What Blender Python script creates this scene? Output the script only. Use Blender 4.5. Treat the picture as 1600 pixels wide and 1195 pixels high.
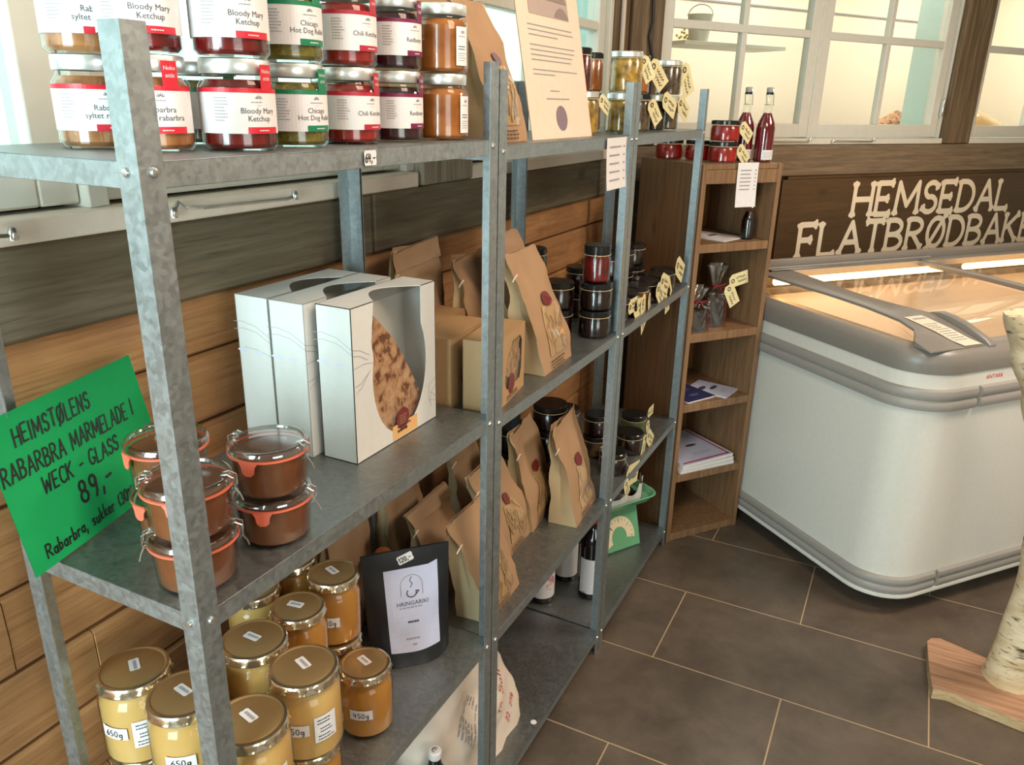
import bpy, bmesh, math, random
from mathutils import Vector, Matrix, noise
from mathutils.geometry import tessellate_polygon
random.seed(4)
for o in list(bpy.data.objects): bpy.data.objects.remove(o)
SC = bpy.context.scene
COL = SC.collection
PI = math.pi
# ------------------------------------------------------------------ camera
cam_d = bpy.data.cameras.new('camera'); cam = bpy.data.objects.new('camera', cam_d); COL.objects.link(cam)
cam_d.sensor_width = 36; cam_d.lens = 1225.9 / 1600 * 36; cam_d.clip_start = .02; cam_d.clip_end = 60
cr = Vector((0.89142708, 0.45266216, 0.02132447)); cu = Vector((-0.17043372, 0.29128979, 0.94133023)); cf = Vector((-0.41989297, 0.84276167, -0.3368125))
cam.matrix_world = Matrix(((cr.x, cu.x, -cf.x, .68105), (cr.y, cu.y, -cf.y, -.54007), (cr.z, cu.z, -cf.z, 1.68892), (0, 0, 0, 1)))
SC.camera = cam
# ------------------------------------------------------------------ world, light, exposure
W = bpy.data.worlds.new('world'); SC.world = W; W.use_nodes = True
bg = W.node_tree.nodes['Background']; bg.inputs[0].default_value = (.74, 1, .97, 1); bg.inputs[1].default_value = 2.2
vs = SC.view_settings; vs.view_transform = 'Standard'; vs.look = 'None'; vs.gamma = 1; vs.use_curve_mapping = False; vs.exposure = 0.0
def area(name, loc, target, sx, sy, power, color):
    l = bpy.data.lights.new(name, 'AREA'); l.shape = 'RECTANGLE'; l.size = sx; l.size_y = sy; l.energy = power; l.color = color
    o = bpy.data.objects.new(name, l); COL.objects.link(o); o.location = loc
    o.rotation_euler = (Vector(target) - Vector(loc)).to_track_quat('-Z', 'Y').to_euler(); return o
# daylight coming in through the glazed front wall behind the camera
area('daylight_front_glazing', (-.05, -2.05, 1.55), (-.1, 0, 1.15), 1.4, 1.7, 128, (.70, .94, 1))
# ceiling lamps of the shop
area('ceiling_lamp_shelves', (1.0, .5, 2.70), (.1, .8, .8), .6, .6, 27, (1, .76, .58))
# daylight through the window in the right-hand wall
area('daylight_right_window', (2.96, -1.2, 1.45), (-.3, .4, 1.4), 1.5, 1.1, 22, (1, .92, .86))
area('ceiling_lamp_freezer', (1.9, 2.3, 2.62), (1.3, 2.2, 0), .6, .6, 44, (1, .84, .70))
# lamps of the bright kitchen behind the inner windows
area('ceiling_lamp_kitchen', (.08, 4.35, 2.75), (-.1, 4.5, 0), 1.1, 1.1, 26, (1, .91, .82))
area('ceiling_lamp_kitchen_far', (1.15, 5.75, 2.75), (1.0, 5.8, 0), 1.1, 1.1, 26, (1, .91, .82))

# ------------------------------------------------------------------ materials
def new_mat(name):
    m = bpy.data.materials.new(name); m.use_nodes = True
    return m, m.node_tree, m.node_tree.nodes['Principled BSDF']
def setp(b, **k):
    names = dict(rough='Roughness', metal='Metallic', coat='Coat Weight', coatr='Coat Roughness', trans='Transmission Weight', ior='IOR', alpha='Alpha', spec='Specular IOR Level', sss='Subsurface Weight', emis='Emission Strength')
    for a, v in k.items(): b.inputs[names[a]].default_value = v
def L(c): return (c[0], c[1], c[2], 1)
def srgb(r, g, b):
    f = lambda v: (v / 255 / 12.92 if v / 255 <= .04045 else ((v / 255 + .055) / 1.055) ** 2.4)
    return (f(r), f(g), f(b))
def plain(name, c, bump=0, bscale=60, **k):
    m, nt, b = new_mat(name); b.inputs['Base Color'].default_value = L(c); setp(b, **{**dict(rough=.5), **k})
    n = nt.nodes.new('ShaderNodeTexNoise'); n.inputs['Scale'].default_value = bscale; n.inputs['Detail'].default_value = 4
    tc = nt.nodes.new('ShaderNodeTexCoord'); nt.links.new(tc.outputs['Object'], n.inputs['Vector'])
    hs = nt.nodes.new('ShaderNodeMix'); hs.data_type = 'RGBA'; hs.inputs['A'].default_value = L([v * .93 for v in c]); hs.inputs['B'].default_value = L([min(1, v * 1.05) for v in c])
    nt.links.new(n.outputs['Fac'], hs.inputs['Factor']); nt.links.new(hs.outputs['Result'], b.inputs['Base Color'])
    if bump:
        bp = nt.nodes.new('ShaderNodeBump'); bp.inputs['Strength'].default_value = bump; bp.inputs['Distance'].default_value = .004
        nt.links.new(n.outputs['Fac'], bp.inputs['Height']); nt.links.new(bp.outputs['Normal'], b.inputs['Normal'])
    return m
def ramp_mat(name, stops, scale, stretch=(1, 1, 1), detail=6, bump=.2, dist=.004, rough=.6, metal=0, coords='Object', distort=0, second=None, **k):
    """noise -> colour ramp on stretched object coordinates, with bump"""
    m, nt, b = new_mat(name); setp(b, rough=rough, metal=metal, **k)
    tc = nt.nodes.new('ShaderNodeTexCoord'); mp = nt.nodes.new('ShaderNodeMapping'); mp.inputs['Scale'].default_value = stretch
    n = nt.nodes.new('ShaderNodeTexNoise'); n.inputs['Scale'].default_value = scale; n.inputs['Detail'].default_value = detail; n.inputs['Distortion'].default_value = distort; n.inputs['Roughness'].default_value = .66 if distort else .5
    r = nt.nodes.new('ShaderNodeValToRGB')
    els = r.color_ramp.elements
    while len(els) < len(stops): els.new(.5)
    for e, (p, c) in zip(els, stops): e.position = p; e.color = L(c)
    nt.links.new(tc.outputs[coords], mp.inputs['Vector']); nt.links.new(mp.outputs['Vector'], n.inputs['Vector']); nt.links.new(n.outputs['Fac'], r.inputs['Fac'])
    out = r.outputs['Color']
    if second:
        n2 = nt.nodes.new('ShaderNodeTexNoise'); n2.inputs['Scale'].default_value = second[0]; n2.inputs['Detail'].default_value = 3
        nt.links.new(tc.outputs[coords], n2.inputs['Vector'])
        rr = nt.nodes.new('ShaderNodeMapRange'); rr.inputs['From Min'].default_value = .4; rr.inputs['From Max'].default_value = .7
        nt.links.new(n2.outputs['Fac'], rr.inputs['Value'])
        mx = nt.nodes.new('ShaderNodeMix'); mx.data_type = 'RGBA'; mx.inputs['B'].default_value = L(second[1])
        ml = nt.nodes.new('ShaderNodeMath'); ml.operation = 'MULTIPLY'; ml.inputs[1].default_value = second[2]
        nt.links.new(rr.outputs['Result'], ml.inputs[0]); nt.links.new(ml.outputs[0], mx.inputs['Factor'])
        nt.links.new(out, mx.inputs['A']); out = mx.outputs['Result']
    nt.links.new(out, b.inputs['Base Color'])
    if bump:
        bp = nt.nodes.new('ShaderNodeBump'); bp.inputs['Strength'].default_value = bump; bp.inputs['Distance'].default_value = dist
        nt.links.new(n.outputs['Fac'], bp.inputs['Height']); nt.links.new(bp.outputs['Normal'], b.inputs['Normal'])
    return m
def thin_glass(name, tint=(1, 1, 1), rough=.03, base=.04):
    m = bpy.data.materials.new(name); m.use_nodes = True; nt = m.node_tree; nt.nodes.clear()
    o = nt.nodes.new('ShaderNodeOutputMaterial'); t = nt.nodes.new('ShaderNodeBsdfTransparent'); t.inputs[0].default_value = L(tint)
    g = nt.nodes.new('ShaderNodeBsdfGlossy'); g.inputs['Roughness'].default_value = rough
    lw = nt.nodes.new('ShaderNodeLayerWeight'); lw.inputs[0].default_value = .5; f = nt.nodes.new('ShaderNodeMath'); f.operation = 'POWER'; f.inputs[1].default_value = 4.5; nt.links.new(lw.outputs['Facing'], f.inputs[0]); mx = nt.nodes.new('ShaderNodeMixShader')
    ad = nt.nodes.new('ShaderNodeMath'); ad.operation = 'MULTIPLY_ADD'; ad.inputs[1].default_value = .85; ad.inputs[2].default_value = base
    nt.links.new(f.outputs[0], ad.inputs[0]); nt.links.new(ad.outputs[0], mx.inputs[0]); nt.links.new(t.outputs[0], mx.inputs[1]); nt.links.new(g.outputs[0], mx.inputs[2]); nt.links.new(mx.outputs[0], o.inputs[0])
    return m
def emit(name, c, s):
    m, nt, b = new_mat(name); b.inputs['Base Color'].default_value = L(c); b.inputs['Emission Color'].default_value = L(c); b.inputs['Emission Strength'].default_value = s; return m

def galv_mat(name, base, rough):
    m, nt, b = new_mat(name); setp(b, rough=rough, metal=.9)
    tc = nt.nodes.new('ShaderNodeTexCoord'); v = nt.nodes.new('ShaderNodeTexVoronoi'); v.inputs['Scale'].default_value = 150; v.inputs['Randomness'].default_value = 1
    n = nt.nodes.new('ShaderNodeTexNoise'); n.inputs['Scale'].default_value = 48; n.inputs['Detail'].default_value = 7; n.inputs['Roughness'].default_value = .75
    nt.links.new(tc.outputs['Object'], v.inputs['Vector']); nt.links.new(tc.outputs['Object'], n.inputs['Vector'])
    sep = nt.nodes.new('ShaderNodeSeparateColor'); nt.links.new(v.outputs['Color'], sep.inputs[0])
    ad = nt.nodes.new('ShaderNodeMath'); ad.operation = 'MULTIPLY_ADD'; ad.inputs[1].default_value = .32; nt.links.new(sep.outputs[0], ad.inputs[0]); nt.links.new(n.outputs['Fac'], ad.inputs[2]); n.inputs['Distortion'].default_value = 1.0
    r = nt.nodes.new('ShaderNodeValToRGB'); r.color_ramp.elements[0].position = .38; r.color_ramp.elements[1].position = .88
    r.color_ramp.elements[0].color = L([x * .84 for x in base]); r.color_ramp.elements[1].color = L([min(1, x * 1.15) for x in base])
    nt.links.new(ad.outputs[0], r.inputs[0]); nt.links.new(r.outputs[0], b.inputs['Base Color'])
    mr = nt.nodes.new('ShaderNodeMapRange'); mr.inputs['To Min'].default_value = rough - .1; mr.inputs['To Max'].default_value = rough + .12; nt.links.new(ad.outputs[0], mr.inputs['Value']); nt.links.new(mr.outputs[0], b.inputs['Roughness'])
    return m
GALV = galv_mat('galvanised_steel', (.36, .395, .40), .42)
SHELF = galv_mat('galvanised_shelf', (.27, .285, .28), .42)
BOLT = plain('zinc_bolt', (.6, .6, .58), rough=.25, metal=.9)
OR1 = srgb(168, 116, 66)
def wood_streaks(m, st):
    """fine dark grain lines and knots over the base wood colour"""
    nt = m.node_tree; b = nt.nodes['Principled BSDF']; src = b.inputs['Base Color'].links[0].from_socket
    tc = nt.nodes.new('ShaderNodeTexCoord'); mp = nt.nodes.new('ShaderNodeMapping'); mp.inputs['Scale'].default_value = [v * 1.0 for v in st]
    n = nt.nodes.new('ShaderNodeTexNoise'); n.inputs['Scale'].default_value = 14; n.inputs['Detail'].default_value = 6; n.inputs['Distortion'].default_value = .5
    nt.links.new(tc.outputs['Object'], mp.inputs[0]); nt.links.new(mp.outputs[0], n.inputs['Vector'])
    r = nt.nodes.new('ShaderNodeMapRange'); r.inputs['From Min'].default_value = .54; r.inputs['From Max'].default_value = .72; r.inputs['To Max'].default_value = .5; nt.links.new(n.outputs['Fac'], r.inputs['Value'])
    v = nt.nodes.new('ShaderNodeTexVoronoi'); v.inputs['Scale'].default_value = 2.6
    mp2 = nt.nodes.new('ShaderNodeMapping'); mp2.inputs['Scale'].default_value = [1.9 if q > 1 else .8 for q in st]; nt.links.new(tc.outputs['Object'], mp2.inputs[0]); nt.links.new(mp2.outputs[0], v.inputs['Vector'])
    k = nt.nodes.new('ShaderNodeMapRange'); k.inputs['From Min'].default_value = .02; k.inputs['From Max'].default_value = .11; k.inputs['To Min'].default_value = .7; k.inputs['To Max'].default_value = 0; nt.links.new(v.outputs['Distance'], k.inputs['Value'])
    mx_ = nt.nodes.new('ShaderNodeMath'); mx_.operation = 'MAXIMUM'; nt.links.new(r.outputs[0], mx_.inputs[0]); nt.links.new(k.outputs[0], mx_.inputs[1])
    mix = nt.nodes.new('ShaderNodeMix'); mix.data_type = 'RGBA'; mix.blend_type = 'MULTIPLY'; mix.inputs['B'].default_value = (.38, .30, .24, 1)
    nt.links.new(mx_.outputs[0], mix.inputs['Factor']); nt.links.new(src, mix.inputs['A']); nt.links.new(mix.outputs['Result'], b.inputs['Base Color'])
    return m
def wood_mat(name, cols, axis='y', rough=.65, bump=.35, scale=5, second=None):
    st = {'y': (12, .6, 12), 'x': (.6, 12, 12), 'z': (12, 12, .6)}[axis]
    return wood_streaks(ramp_mat(name, [(.3, cols[0]), (.5, cols[1]), (.68, cols[2])], scale, st, detail=12, bump=bump, rough=rough, distort=.35, second=second), st)
PLANK = wood_mat('orange_plank', [srgb(164, 112, 66), srgb(184, 132, 82), srgb(200, 148, 98)], second=(4.2, srgb(110, 72, 44), .6))
GREYBEAM = wood_mat('weathered_grey_beam', [srgb(92, 82, 64), srgb(108, 98, 78), srgb(126, 114, 92)], rough=.75, second=(4.0, srgb(110, 82, 52), .35))
BACKBEAM = wood_mat('weathered_brown_beam', [srgb(96, 80, 60), srgb(114, 97, 76), srgb(134, 116, 92)], 'x', rough=.75)
BACKPOST = wood_mat('brown_post', [srgb(74, 58, 38), srgb(100, 82, 58), srgb(128, 108, 82)], 'z', rough=.75)
GREYPOST = wood_mat('grey_post', [srgb(112, 104, 88), srgb(140, 130, 112), srgb(160, 150, 130)], 'z', rough=.75)
CASEWOOD = wood_mat('bookcase_pine', [srgb(110, 80, 54), srgb(130, 98, 68), srgb(146, 112, 80)], 'z', rough=.5, bump=.15)
CASEIN = wood_mat('bookcase_pine_inside', [srgb(100, 72, 36), srgb(118, 86, 44), srgb(134, 98, 54)], 'z', rough=.5, bump=.1)
SIGNWOOD = wood_mat('dark_stained_board', [srgb(74, 54, 32), srgb(82, 61, 38), srgb(90, 68, 44)], 'x', rough=.45, bump=.15)
FRAMEP = plain('white_window_paint', srgb(206, 204, 192), rough=.45, bump=.15, bscale=30)
PINKP = plain('old_white_ledge_paint', srgb(238, 224, 206), rough=.5, bump=.5, bscale=22)
TEALP = plain('pale_teal_paint', srgb(182, 204, 196), rough=.5)
CREAM = plain('cream_wall', srgb(246, 234, 212), rough=.8)
PLASTER = plain('shop_plaster', srgb(170, 155, 135), rough=.85)
CEIL = plain('ceiling_paint', srgb(190, 175, 155), rough=.8)
PANE = thin_glass('window_glass', (.97, 1, .99))
JGLASS = thin_glass('jar_glass', (.95, .97, .95), .02, .025)
CELLO = thin_glass('cellophane', (.95, .95, .93), .12, .1)
GIFTC = thin_glass('shiny_cellophane', (.9, .9, .9), .16, .30)
WHITEBOX = plain('white_carton', srgb(212, 210, 204), rough=.5)
KRAFT = plain('kraft_paper', srgb(166, 132, 98), rough=.7, bump=.3, bscale=18)
KRAFTL = plain('kraft_paper_light', srgb(188, 164, 126), rough=.7, bump=.3, bscale=18)
KRAFTBOX = plain('kraft_carton', srgb(174, 138, 96), rough=.65)
DARKBROWN = plain('dark_print', srgb(60, 36, 24), rough=.6)
STICKER = plain('maroon_sticker', srgb(112, 40, 36), rough=.35)
MAUVE = plain('mauve_sticker', srgb(128, 104, 116), rough=.3)
CORN = plain('pale_pasta', srgb(196, 158, 112), rough=.5)
PAPER = plain('white_paper', srgb(222, 218, 216), rough=.6)
PAPERW = plain('cream_paper', srgb(226, 206, 184), rough=.6)
TAGM = plain('pale_yellow_tag', srgb(222, 210, 160), rough=.6)
TWINE = plain('pale_twine', srgb(200, 180, 140), rough=.8)
INK = plain('black_ink', (.012, .012, .012), rough=.5)
GREYINK = plain('grey_print', srgb(150, 146, 150), rough=.6)
DGREY = plain('dark_grey_print', srgb(70, 68, 74), rough=.6)
LGREY = plain('light_grey_print', srgb(206, 206, 214), rough=.6)
REDINK = plain('red_ink', srgb(196, 50, 56), rough=.5)
GREENP = plain('green_card', srgb(26, 166, 94), rough=.75, spec=.2)
RED = plain('label_red', srgb(206, 32, 48), rough=.4)
GREEN = plain('label_green', srgb(12, 120, 80), rough=.4)
CRIM = plain('label_crimson', srgb(176, 34, 52), rough=.4)
PURP = plain('label_purple', srgb(118, 20, 66), rough=.4)
LIDS = plain('silver_lid', (.82, .83, .79), rough=.33, metal=.8)
GOLD = plain('gold_lid', (.52, .34, .15), rough=.38, metal=.7)
GOLDRIM = plain('gold_rim', (.8, .68, .5), rough=.18, metal=.95)
BLACKLID = plain('black_lid', (.012, .012, .012), rough=.18)
def food(name, a, b, scale=40, rough=.25, coat=.6):
    return ramp_mat(name, [(.35, a), (.65, b)], scale, detail=5, bump=.15, rough=rough, coat=coat, coatr=.05)
RHUB = food('rhubarb_compote', srgb(130, 74, 40), srgb(178, 118, 72))
BLOODY = food('red_sauce', srgb(72, 8, 10), srgb(112, 18, 18))
RELISH = food('green_relish', srgb(72, 66, 20), srgb(126, 112, 44), 70)
CHILI = food('chili_sauce', srgb(104, 16, 16), srgb(142, 30, 26))
BEET = food('beetroot', srgb(28, 6, 16), srgb(54, 12, 26))
AMBER = food('orange_preserve', srgb(140, 76, 26), srgb(170, 102, 46), 30)
HONEYL = food('pale_honey', srgb(194, 150, 86), srgb(208, 166, 102), 6, .3)
HONEYD = food('amber_honey', srgb(164, 106, 40), srgb(186, 128, 58), 6, .25)
JAM = food('brown_rhubarb_jam', srgb(104, 56, 32), srgb(128, 76, 46), 14)
DARKJAM = food('dark_jam', srgb(12, 4, 5), srgb(30, 8, 9), 20)
REDJAM = food('red_jelly', srgb(120, 8, 8), srgb(168, 22, 14), 12)
YELPICK = food('yellow_pickle', srgb(110, 84, 20), srgb(190, 146, 60), 55)
DKPICK = food('brown_pickle', srgb(54, 40, 26), srgb(104, 84, 60), 55)
RUBBER = plain('orange_rubber_ring', srgb(226, 110, 82), rough=.4)
STEEL = plain('clip_steel', (.7, .7, .68), rough=.2, metal=.95)
POUCH = plain('black_pouch', srgb(30, 31, 34), rough=.35, bump=.2, bscale=14)
LAVLAB = plain('lavender_label', srgb(196, 200, 224), rough=.45)
ORLAB = plain('orange_label', srgb(222, 172, 108), rough=.5)
BREAD = ramp_mat('flatbread', [(.38, srgb(110, 66, 38)), (.48, srgb(182, 136, 98)), (.7, srgb(208, 168, 130))], 55, detail=4, bump=.6, rough=.8)
FRGREY = plain('freezer_grey_plastic', srgb(128, 122, 114), rough=.38)
FRWHITE = plain('freezer_white_enamel', srgb(214, 210, 200), rough=.3)
FRRAIL = plain('freezer_grey_bumper', srgb(150, 145, 138), rough=.45)
FRIN = plain('freezer_liner', srgb(225, 215, 200), rough=.5)
TUBE = emit('freezer_lamp_tube', (1, .52, .18), 9)
SCALEG = plain('mint_green_enamel', srgb(104, 168, 126), rough=.3)
BOARDW = wood_mat('reddish_board', [srgb(138, 98, 72), srgb(172, 130, 100), srgb(190, 150, 120)], 'x', rough=.6, bump=.15)
RAWEDGE = wood_mat('board_edge', [srgb(150, 120, 84), srgb(190, 160, 118), srgb(206, 180, 140)], 'x', rough=.8)
CABLE = plain('black_cable', (.01, .01, .01), rough=.5)
WPIPE = plain('white_conduit', srgb(205, 190, 175), rough=.5)
SACK = plain('white_flour_sack', srgb(222, 208, 192), rough=.6, bump=.4, bscale=8)
WINE = plain('dark_wine_bottle', (.008, .006, .008), rough=.08, coat=.5)
RIBBON = plain('dark_red_ribbon', srgb(120, 14, 24), rough=.4)
PINK = plain('pink_print', srgb(206, 130, 150), rough=.5)
SALMON = plain('salmon_print', srgb(226, 170, 150), rough=.5)
NAVY = plain('navy_print', srgb(44, 50, 92), rough=.4)
MAG = plain('magenta_cover', srgb(176, 40, 84), rough=.4)
CORK = plain('orange_stopper', srgb(150, 84, 42), rough=.3)
BERRY = food('bottle_red_syrup', srgb(92, 8, 18), srgb(118, 14, 26), 6, .15, .8)

# birch bark: pale with dark horizontal scars
def birch_mat():
    m, nt, b = new_mat('birch_bark'); setp(b, rough=.75)
    tc = nt.nodes.new('ShaderNodeTexCoord')
    def ns(scale, st, det, lo, hi):
        mp = nt.nodes.new('ShaderNodeMapping'); mp.inputs['Scale'].default_value = st
        n = nt.nodes.new('ShaderNodeTexNoise'); n.inputs['Scale'].default_value = scale; n.inputs['Detail'].default_value = det; n.inputs['Distortion'].default_value = .4
        r = nt.nodes.new('ShaderNodeMapRange'); r.inputs['From Min'].default_value = lo; r.inputs['From Max'].default_value = hi
        nt.links.new(tc.outputs['Object'], mp.inputs[0]); nt.links.new(mp.outputs[0], n.inputs['Vector']); nt.links.new(n.outputs['Fac'], r.inputs['Value']); return r.outputs[0], n
    f1, n1 = ns(9, (1, 1, 2.6), 6, .3, .7); f2, n2 = ns(6, (1.2, 1.2, 5), 5, .60, .66); f3, n3 = ns(40, (1, 1, 3), 4, .6, .7)
    m1 = nt.nodes.new('ShaderNodeMix'); m1.data_type = 'RGBA'; m1.inputs['A'].default_value = L(srgb(190, 158, 112)); m1.inputs['B'].default_value = L(srgb(232, 216, 184)); nt.links.new(f1, m1.inputs['Factor'])
    m2 = nt.nodes.new('ShaderNodeMix'); m2.data_type = 'RGBA'; m2.inputs['B'].default_value = L(srgb(58, 50, 40)); nt.links.new(f2, m2.inputs['Factor']); nt.links.new(m1.outputs['Result'], m2.inputs['A'])
    m3 = nt.nodes.new('ShaderNodeMix'); m3.data_type = 'RGBA'; m3.inputs['B'].default_value = L(srgb(140, 108, 74)); nt.links.new(f3, m3.inputs['Factor']); nt.links.new(m2.outputs['Result'], m3.inputs['A'])
    nt.links.new(m3.outputs['Result'], b.inputs['Base Color'])
    bp = nt.nodes.new('ShaderNodeBump'); bp.inputs['Strength'].default_value = .6; bp.inputs['Distance'].default_value = .006; nt.links.new(n1.outputs['Fac'], bp.inputs['Height']); nt.links.new(bp.outputs[0], b.inputs['Normal'])
    return m
BIRCH = birch_mat()
# slate floor tiles 0.805 x 0.411 in running bond, thin pale joints
def floor_mat():
    m, nt, b = new_mat('slate_floor_tiles'); setp(b, rough=.34)
    tc = nt.nodes.new('ShaderNodeTexCoord'); mp = nt.nodes.new('ShaderNodeMapping'); mp.inputs['Location'].default_value = (-.1696 + .805 * 10, -1.557 + .411 * 11, 0)
    br = nt.nodes.new('ShaderNodeTexBrick'); br.offset = .5; br.offset_frequency = 2; br.squash = 1; br.inputs['Scale'].default_value = 1
    br.inputs['Brick Width'].default_value = .805; br.inputs['Row Height'].default_value = .411; br.inputs['Mortar Size'].default_value = .0021; br.inputs['Mortar Smooth'].default_value = .1
    nt.links.new(tc.outputs['Object'], mp.inputs[0]); nt.links.new(mp.outputs[0], br.inputs['Vector'])
    n = nt.nodes.new('ShaderNodeTexNoise'); n.inputs['Scale'].default_value = 5; n.inputs['Detail'].default_value = 9; n.inputs['Roughness'].default_value = .7; n.inputs['Distortion'].default_value = .3
    nt.links.new(tc.outputs['Object'], n.inputs['Vector'])
    r = nt.nodes.new('ShaderNodeValToRGB'); e = r.color_ramp.elements; e[0].position = .3; e[0].color = L(srgb(74, 64, 55)); e[1].position = .78; e[1].color = L(srgb(112, 97, 83))
    nt.links.new(n.outputs['Fac'], r.inputs[0])
    mx = nt.nodes.new('ShaderNodeMix'); mx.data_type = 'RGBA'; mx.inputs['B'].default_value = L(srgb(176, 150, 118)); nt.links.new(br.outputs['Fac'], mx.inputs['Factor']); nt.links.new(r.outputs[0], mx.inputs['A'])
    nt.links.new(mx.outputs['Result'], b.inputs['Base Color'])
    bp = nt.nodes.new('ShaderNodeBump'); bp.inputs['Strength'].default_value = .25; bp.inputs['Distance'].default_value = .003; nt.links.new(n.outputs['Fac'], bp.inputs['Height']); nt.links.new(bp.outputs[0], b.inputs['Normal'])
    return m
FLOORM = floor_mat()

# ------------------------------------------------------------------ mesh helpers
class MB:
    def __init__(s): s.v = []; s.f = []; s.m = []; s.mats = []
    def mi(s, mat):
        if mat not in s.mats: s.mats.append(mat)
        return s.mats.index(mat)
    def add(s, vs, fs, mat, M=None):
        n = len(s.v); k = s.mi(mat)
        for p in vs: s.v.append(tuple(M @ Vector(p)) if M is not None else tuple(p))
        for f in fs: s.f.append(tuple(n + i for i in f)); s.m.append(k)
        return s
    def box(s, c, size, mat, M=None, rz=0):
        x, y, z = [d / 2 for d in size]
        R = Matrix.Rotation(rz, 4, 'Z')
        vs = [Vector(c) + R @ Vector((a * x, b * y, d * z)) for a in (-1, 1) for b in (-1, 1) for d in (-1, 1)]
        return s.add(vs, [(0, 1, 3, 2), (4, 6, 7, 5), (0, 4, 5, 1), (2, 3, 7, 6), (0, 2, 6, 4), (1, 5, 7, 3)], mat, M)
    def lathe(s, prof, mat, c=(0, 0, 0), seg=32, cap0=False, cap1=False, a0=0, M=None):
        vs = []; fs = []
        for (r, z) in prof:
            for i in range(seg):
                a = a0 + 2 * PI * i / seg; vs.append((c[0] + r * math.cos(a), c[1] + r * math.sin(a), c[2] + z))
        for k in range(len(prof) - 1):
            for i in range(seg): j = (i + 1) % seg; fs.append((k * seg + i, k * seg + j, (k + 1) * seg + j, (k + 1) * seg + i))
        if cap0: fs.append(tuple(reversed(range(seg))))
        if cap1: fs.append(tuple((len(prof) - 1) * seg + i for i in range(seg)))
        return s.add(vs, fs, mat, M)
    def tube(s, pts, r, mat, seg=6, M=None, closed=False):
        pts = [Vector(p) for p in pts]; vs = []; fs = []; n = len(pts)
        rr = r if isinstance(r, (list, tuple)) else [r] * n
        up = None
        for i, p in enumerate(pts):
            t = (pts[min(i + 1, n - 1)] - pts[max(i - 1, 0)]).normalized() if not closed else (pts[(i + 1) % n] - pts[i - 1]).normalized()
            if up is None: up = t.orthogonal().normalized()
            up = (up - t * up.dot(t)).normalized() if (up - t * up.dot(t)).length > 1e-6 else t.orthogonal().normalized()
            w = t.cross(up)
            for k in range(seg): a = 2 * PI * k / seg; vs.append(p + (up * math.cos(a) + w * math.sin(a)) * rr[i])
        for i in range(n if closed else n - 1):
            for k in range(seg):
                a = i * seg + k; b = i * seg + (k + 1) % seg; j = (i + 1) % n; fs.append((a, b, j * seg + (k + 1) % seg, j * seg + k))
        if not closed: fs.append(tuple(reversed(range(seg)))); fs.append(tuple((n - 1) * seg + k for k in range(seg)))
        return s.add(vs, fs, mat, M)
    def prism(s, outline, z0, z1, mat, holes=(), M=None, edge=None):
        """2D outline (x,y) with optional holes, extruded between z0 and z1"""
        loops = [outline] + list(holes); flat = [p for l in loops for p in l]; n = len(flat)
        tris = tessellate_polygon([[Vector((p[0], p[1], 0)) for p in l] for l in loops])
        vs = [(p[0], p[1], z0) for p in flat] + [(p[0], p[1], z1) for p in flat]
        fs = [tuple(t) for t in tris]
        def area2(t): a, b, c = [flat[i] for i in t]; return (b[0] - a[0]) * (c[1] - a[1]) - (c[0] - a[0]) * (b[1] - a[1])
        up = [t if area2(t) > 0 else t[::-1] for t in fs]
        s.add(vs, [tuple(reversed(t)) for t in up] + [tuple(i + n for i in t) for t in up], mat, M)
        base = 0; sf = []
        for l in loops:
            k = len(l)
            for i in range(k): j = (i + 1) % k; sf.append((base + i, base + j, base + j + n, base + i + n))
            base += k
        return s.add(vs, sf, edge or mat, M)
    def sheet(s, fn, nu, nv, mat, M=None):
        vs = [fn(i / nu, j / nv) for j in range(nv + 1) for i in range(nu + 1)]
        fs = [(j * (nu + 1) + i, j * (nu + 1) + i + 1, (j + 1) * (nu + 1) + i + 1, (j + 1) * (nu + 1) + i) for j in range(nv) for i in range(nu)]
        return s.add(vs, fs, mat, M)
    def mesh(s, name, smooth=35):
        me = bpy.data.meshes.new(name); me.from_pydata(s.v, [], s.f)
        for m in s.mats: me.materials.append(m)
        me.polygons.foreach_set('material_index', s.m)
        if smooth:
            me.polygons.foreach_set('use_smooth', [True] * len(s.f)); me.update()
            me.set_sharp_from_angle(angle=math.radians(smooth))
        me.update(); return me
    def build(s, name, parent=None, smooth=35, bevel=0, fix=True):
        me = s.mesh(name, smooth)
        if fix:
            bm = bmesh.new(); bm.from_mesh(me); bmesh.ops.recalc_face_normals(bm, faces=bm.faces); bm.to_mesh(me); bm.free()
        o = bpy.data.objects.new(name, me); COL.objects.link(o)
        if parent: o.parent = parent
        elif getattr(s, 'mw', False): o.matrix_world = MW.copy()
        if bevel:
            b = o.modifiers.new('bevel', 'BEVEL'); b.width = bevel; b.segments = 2; b.limit_method = 'ANGLE'; b.angle_limit = math.radians(40)
        return o
def thing(name, label, cat, loc=(0, 0, 0), rz=0, group=None):
    o = bpy.data.objects.new(name, None); o.empty_display_size = .05; COL.objects.link(o); o.location = loc; o.rotation_euler = (0, 0, rz)
    o['label'] = label; o['category'] = cat
    if group: o['group'] = group
    return o
def tag(o, label, cat, group=None, loc=None, rz=None):
    o['label'] = label; o['category'] = cat
    if group: o['group'] = group
    if loc is not None: o.location = loc
    if rz is not None: o.rotation_euler = (0, 0, rz)
    return o
def struct(name, mb, parent=None, **k):
    o = mb.build(name, parent, **k)
    if not parent: o['kind'] = 'structure'
    return o
KIDS = {}
def dup(root, loc, rz, label, group=None):
    def cp(o, par):
        c = o.copy(); COL.objects.link(c)
        if par: c.parent = par
        for ch in list(o.children): cp(ch, c)
        return c
    r = cp(root, None); r.location = loc; r.rotation_euler = (0, 0, rz); r['label'] = label
    if group: r['group'] = group
    return r
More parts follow.
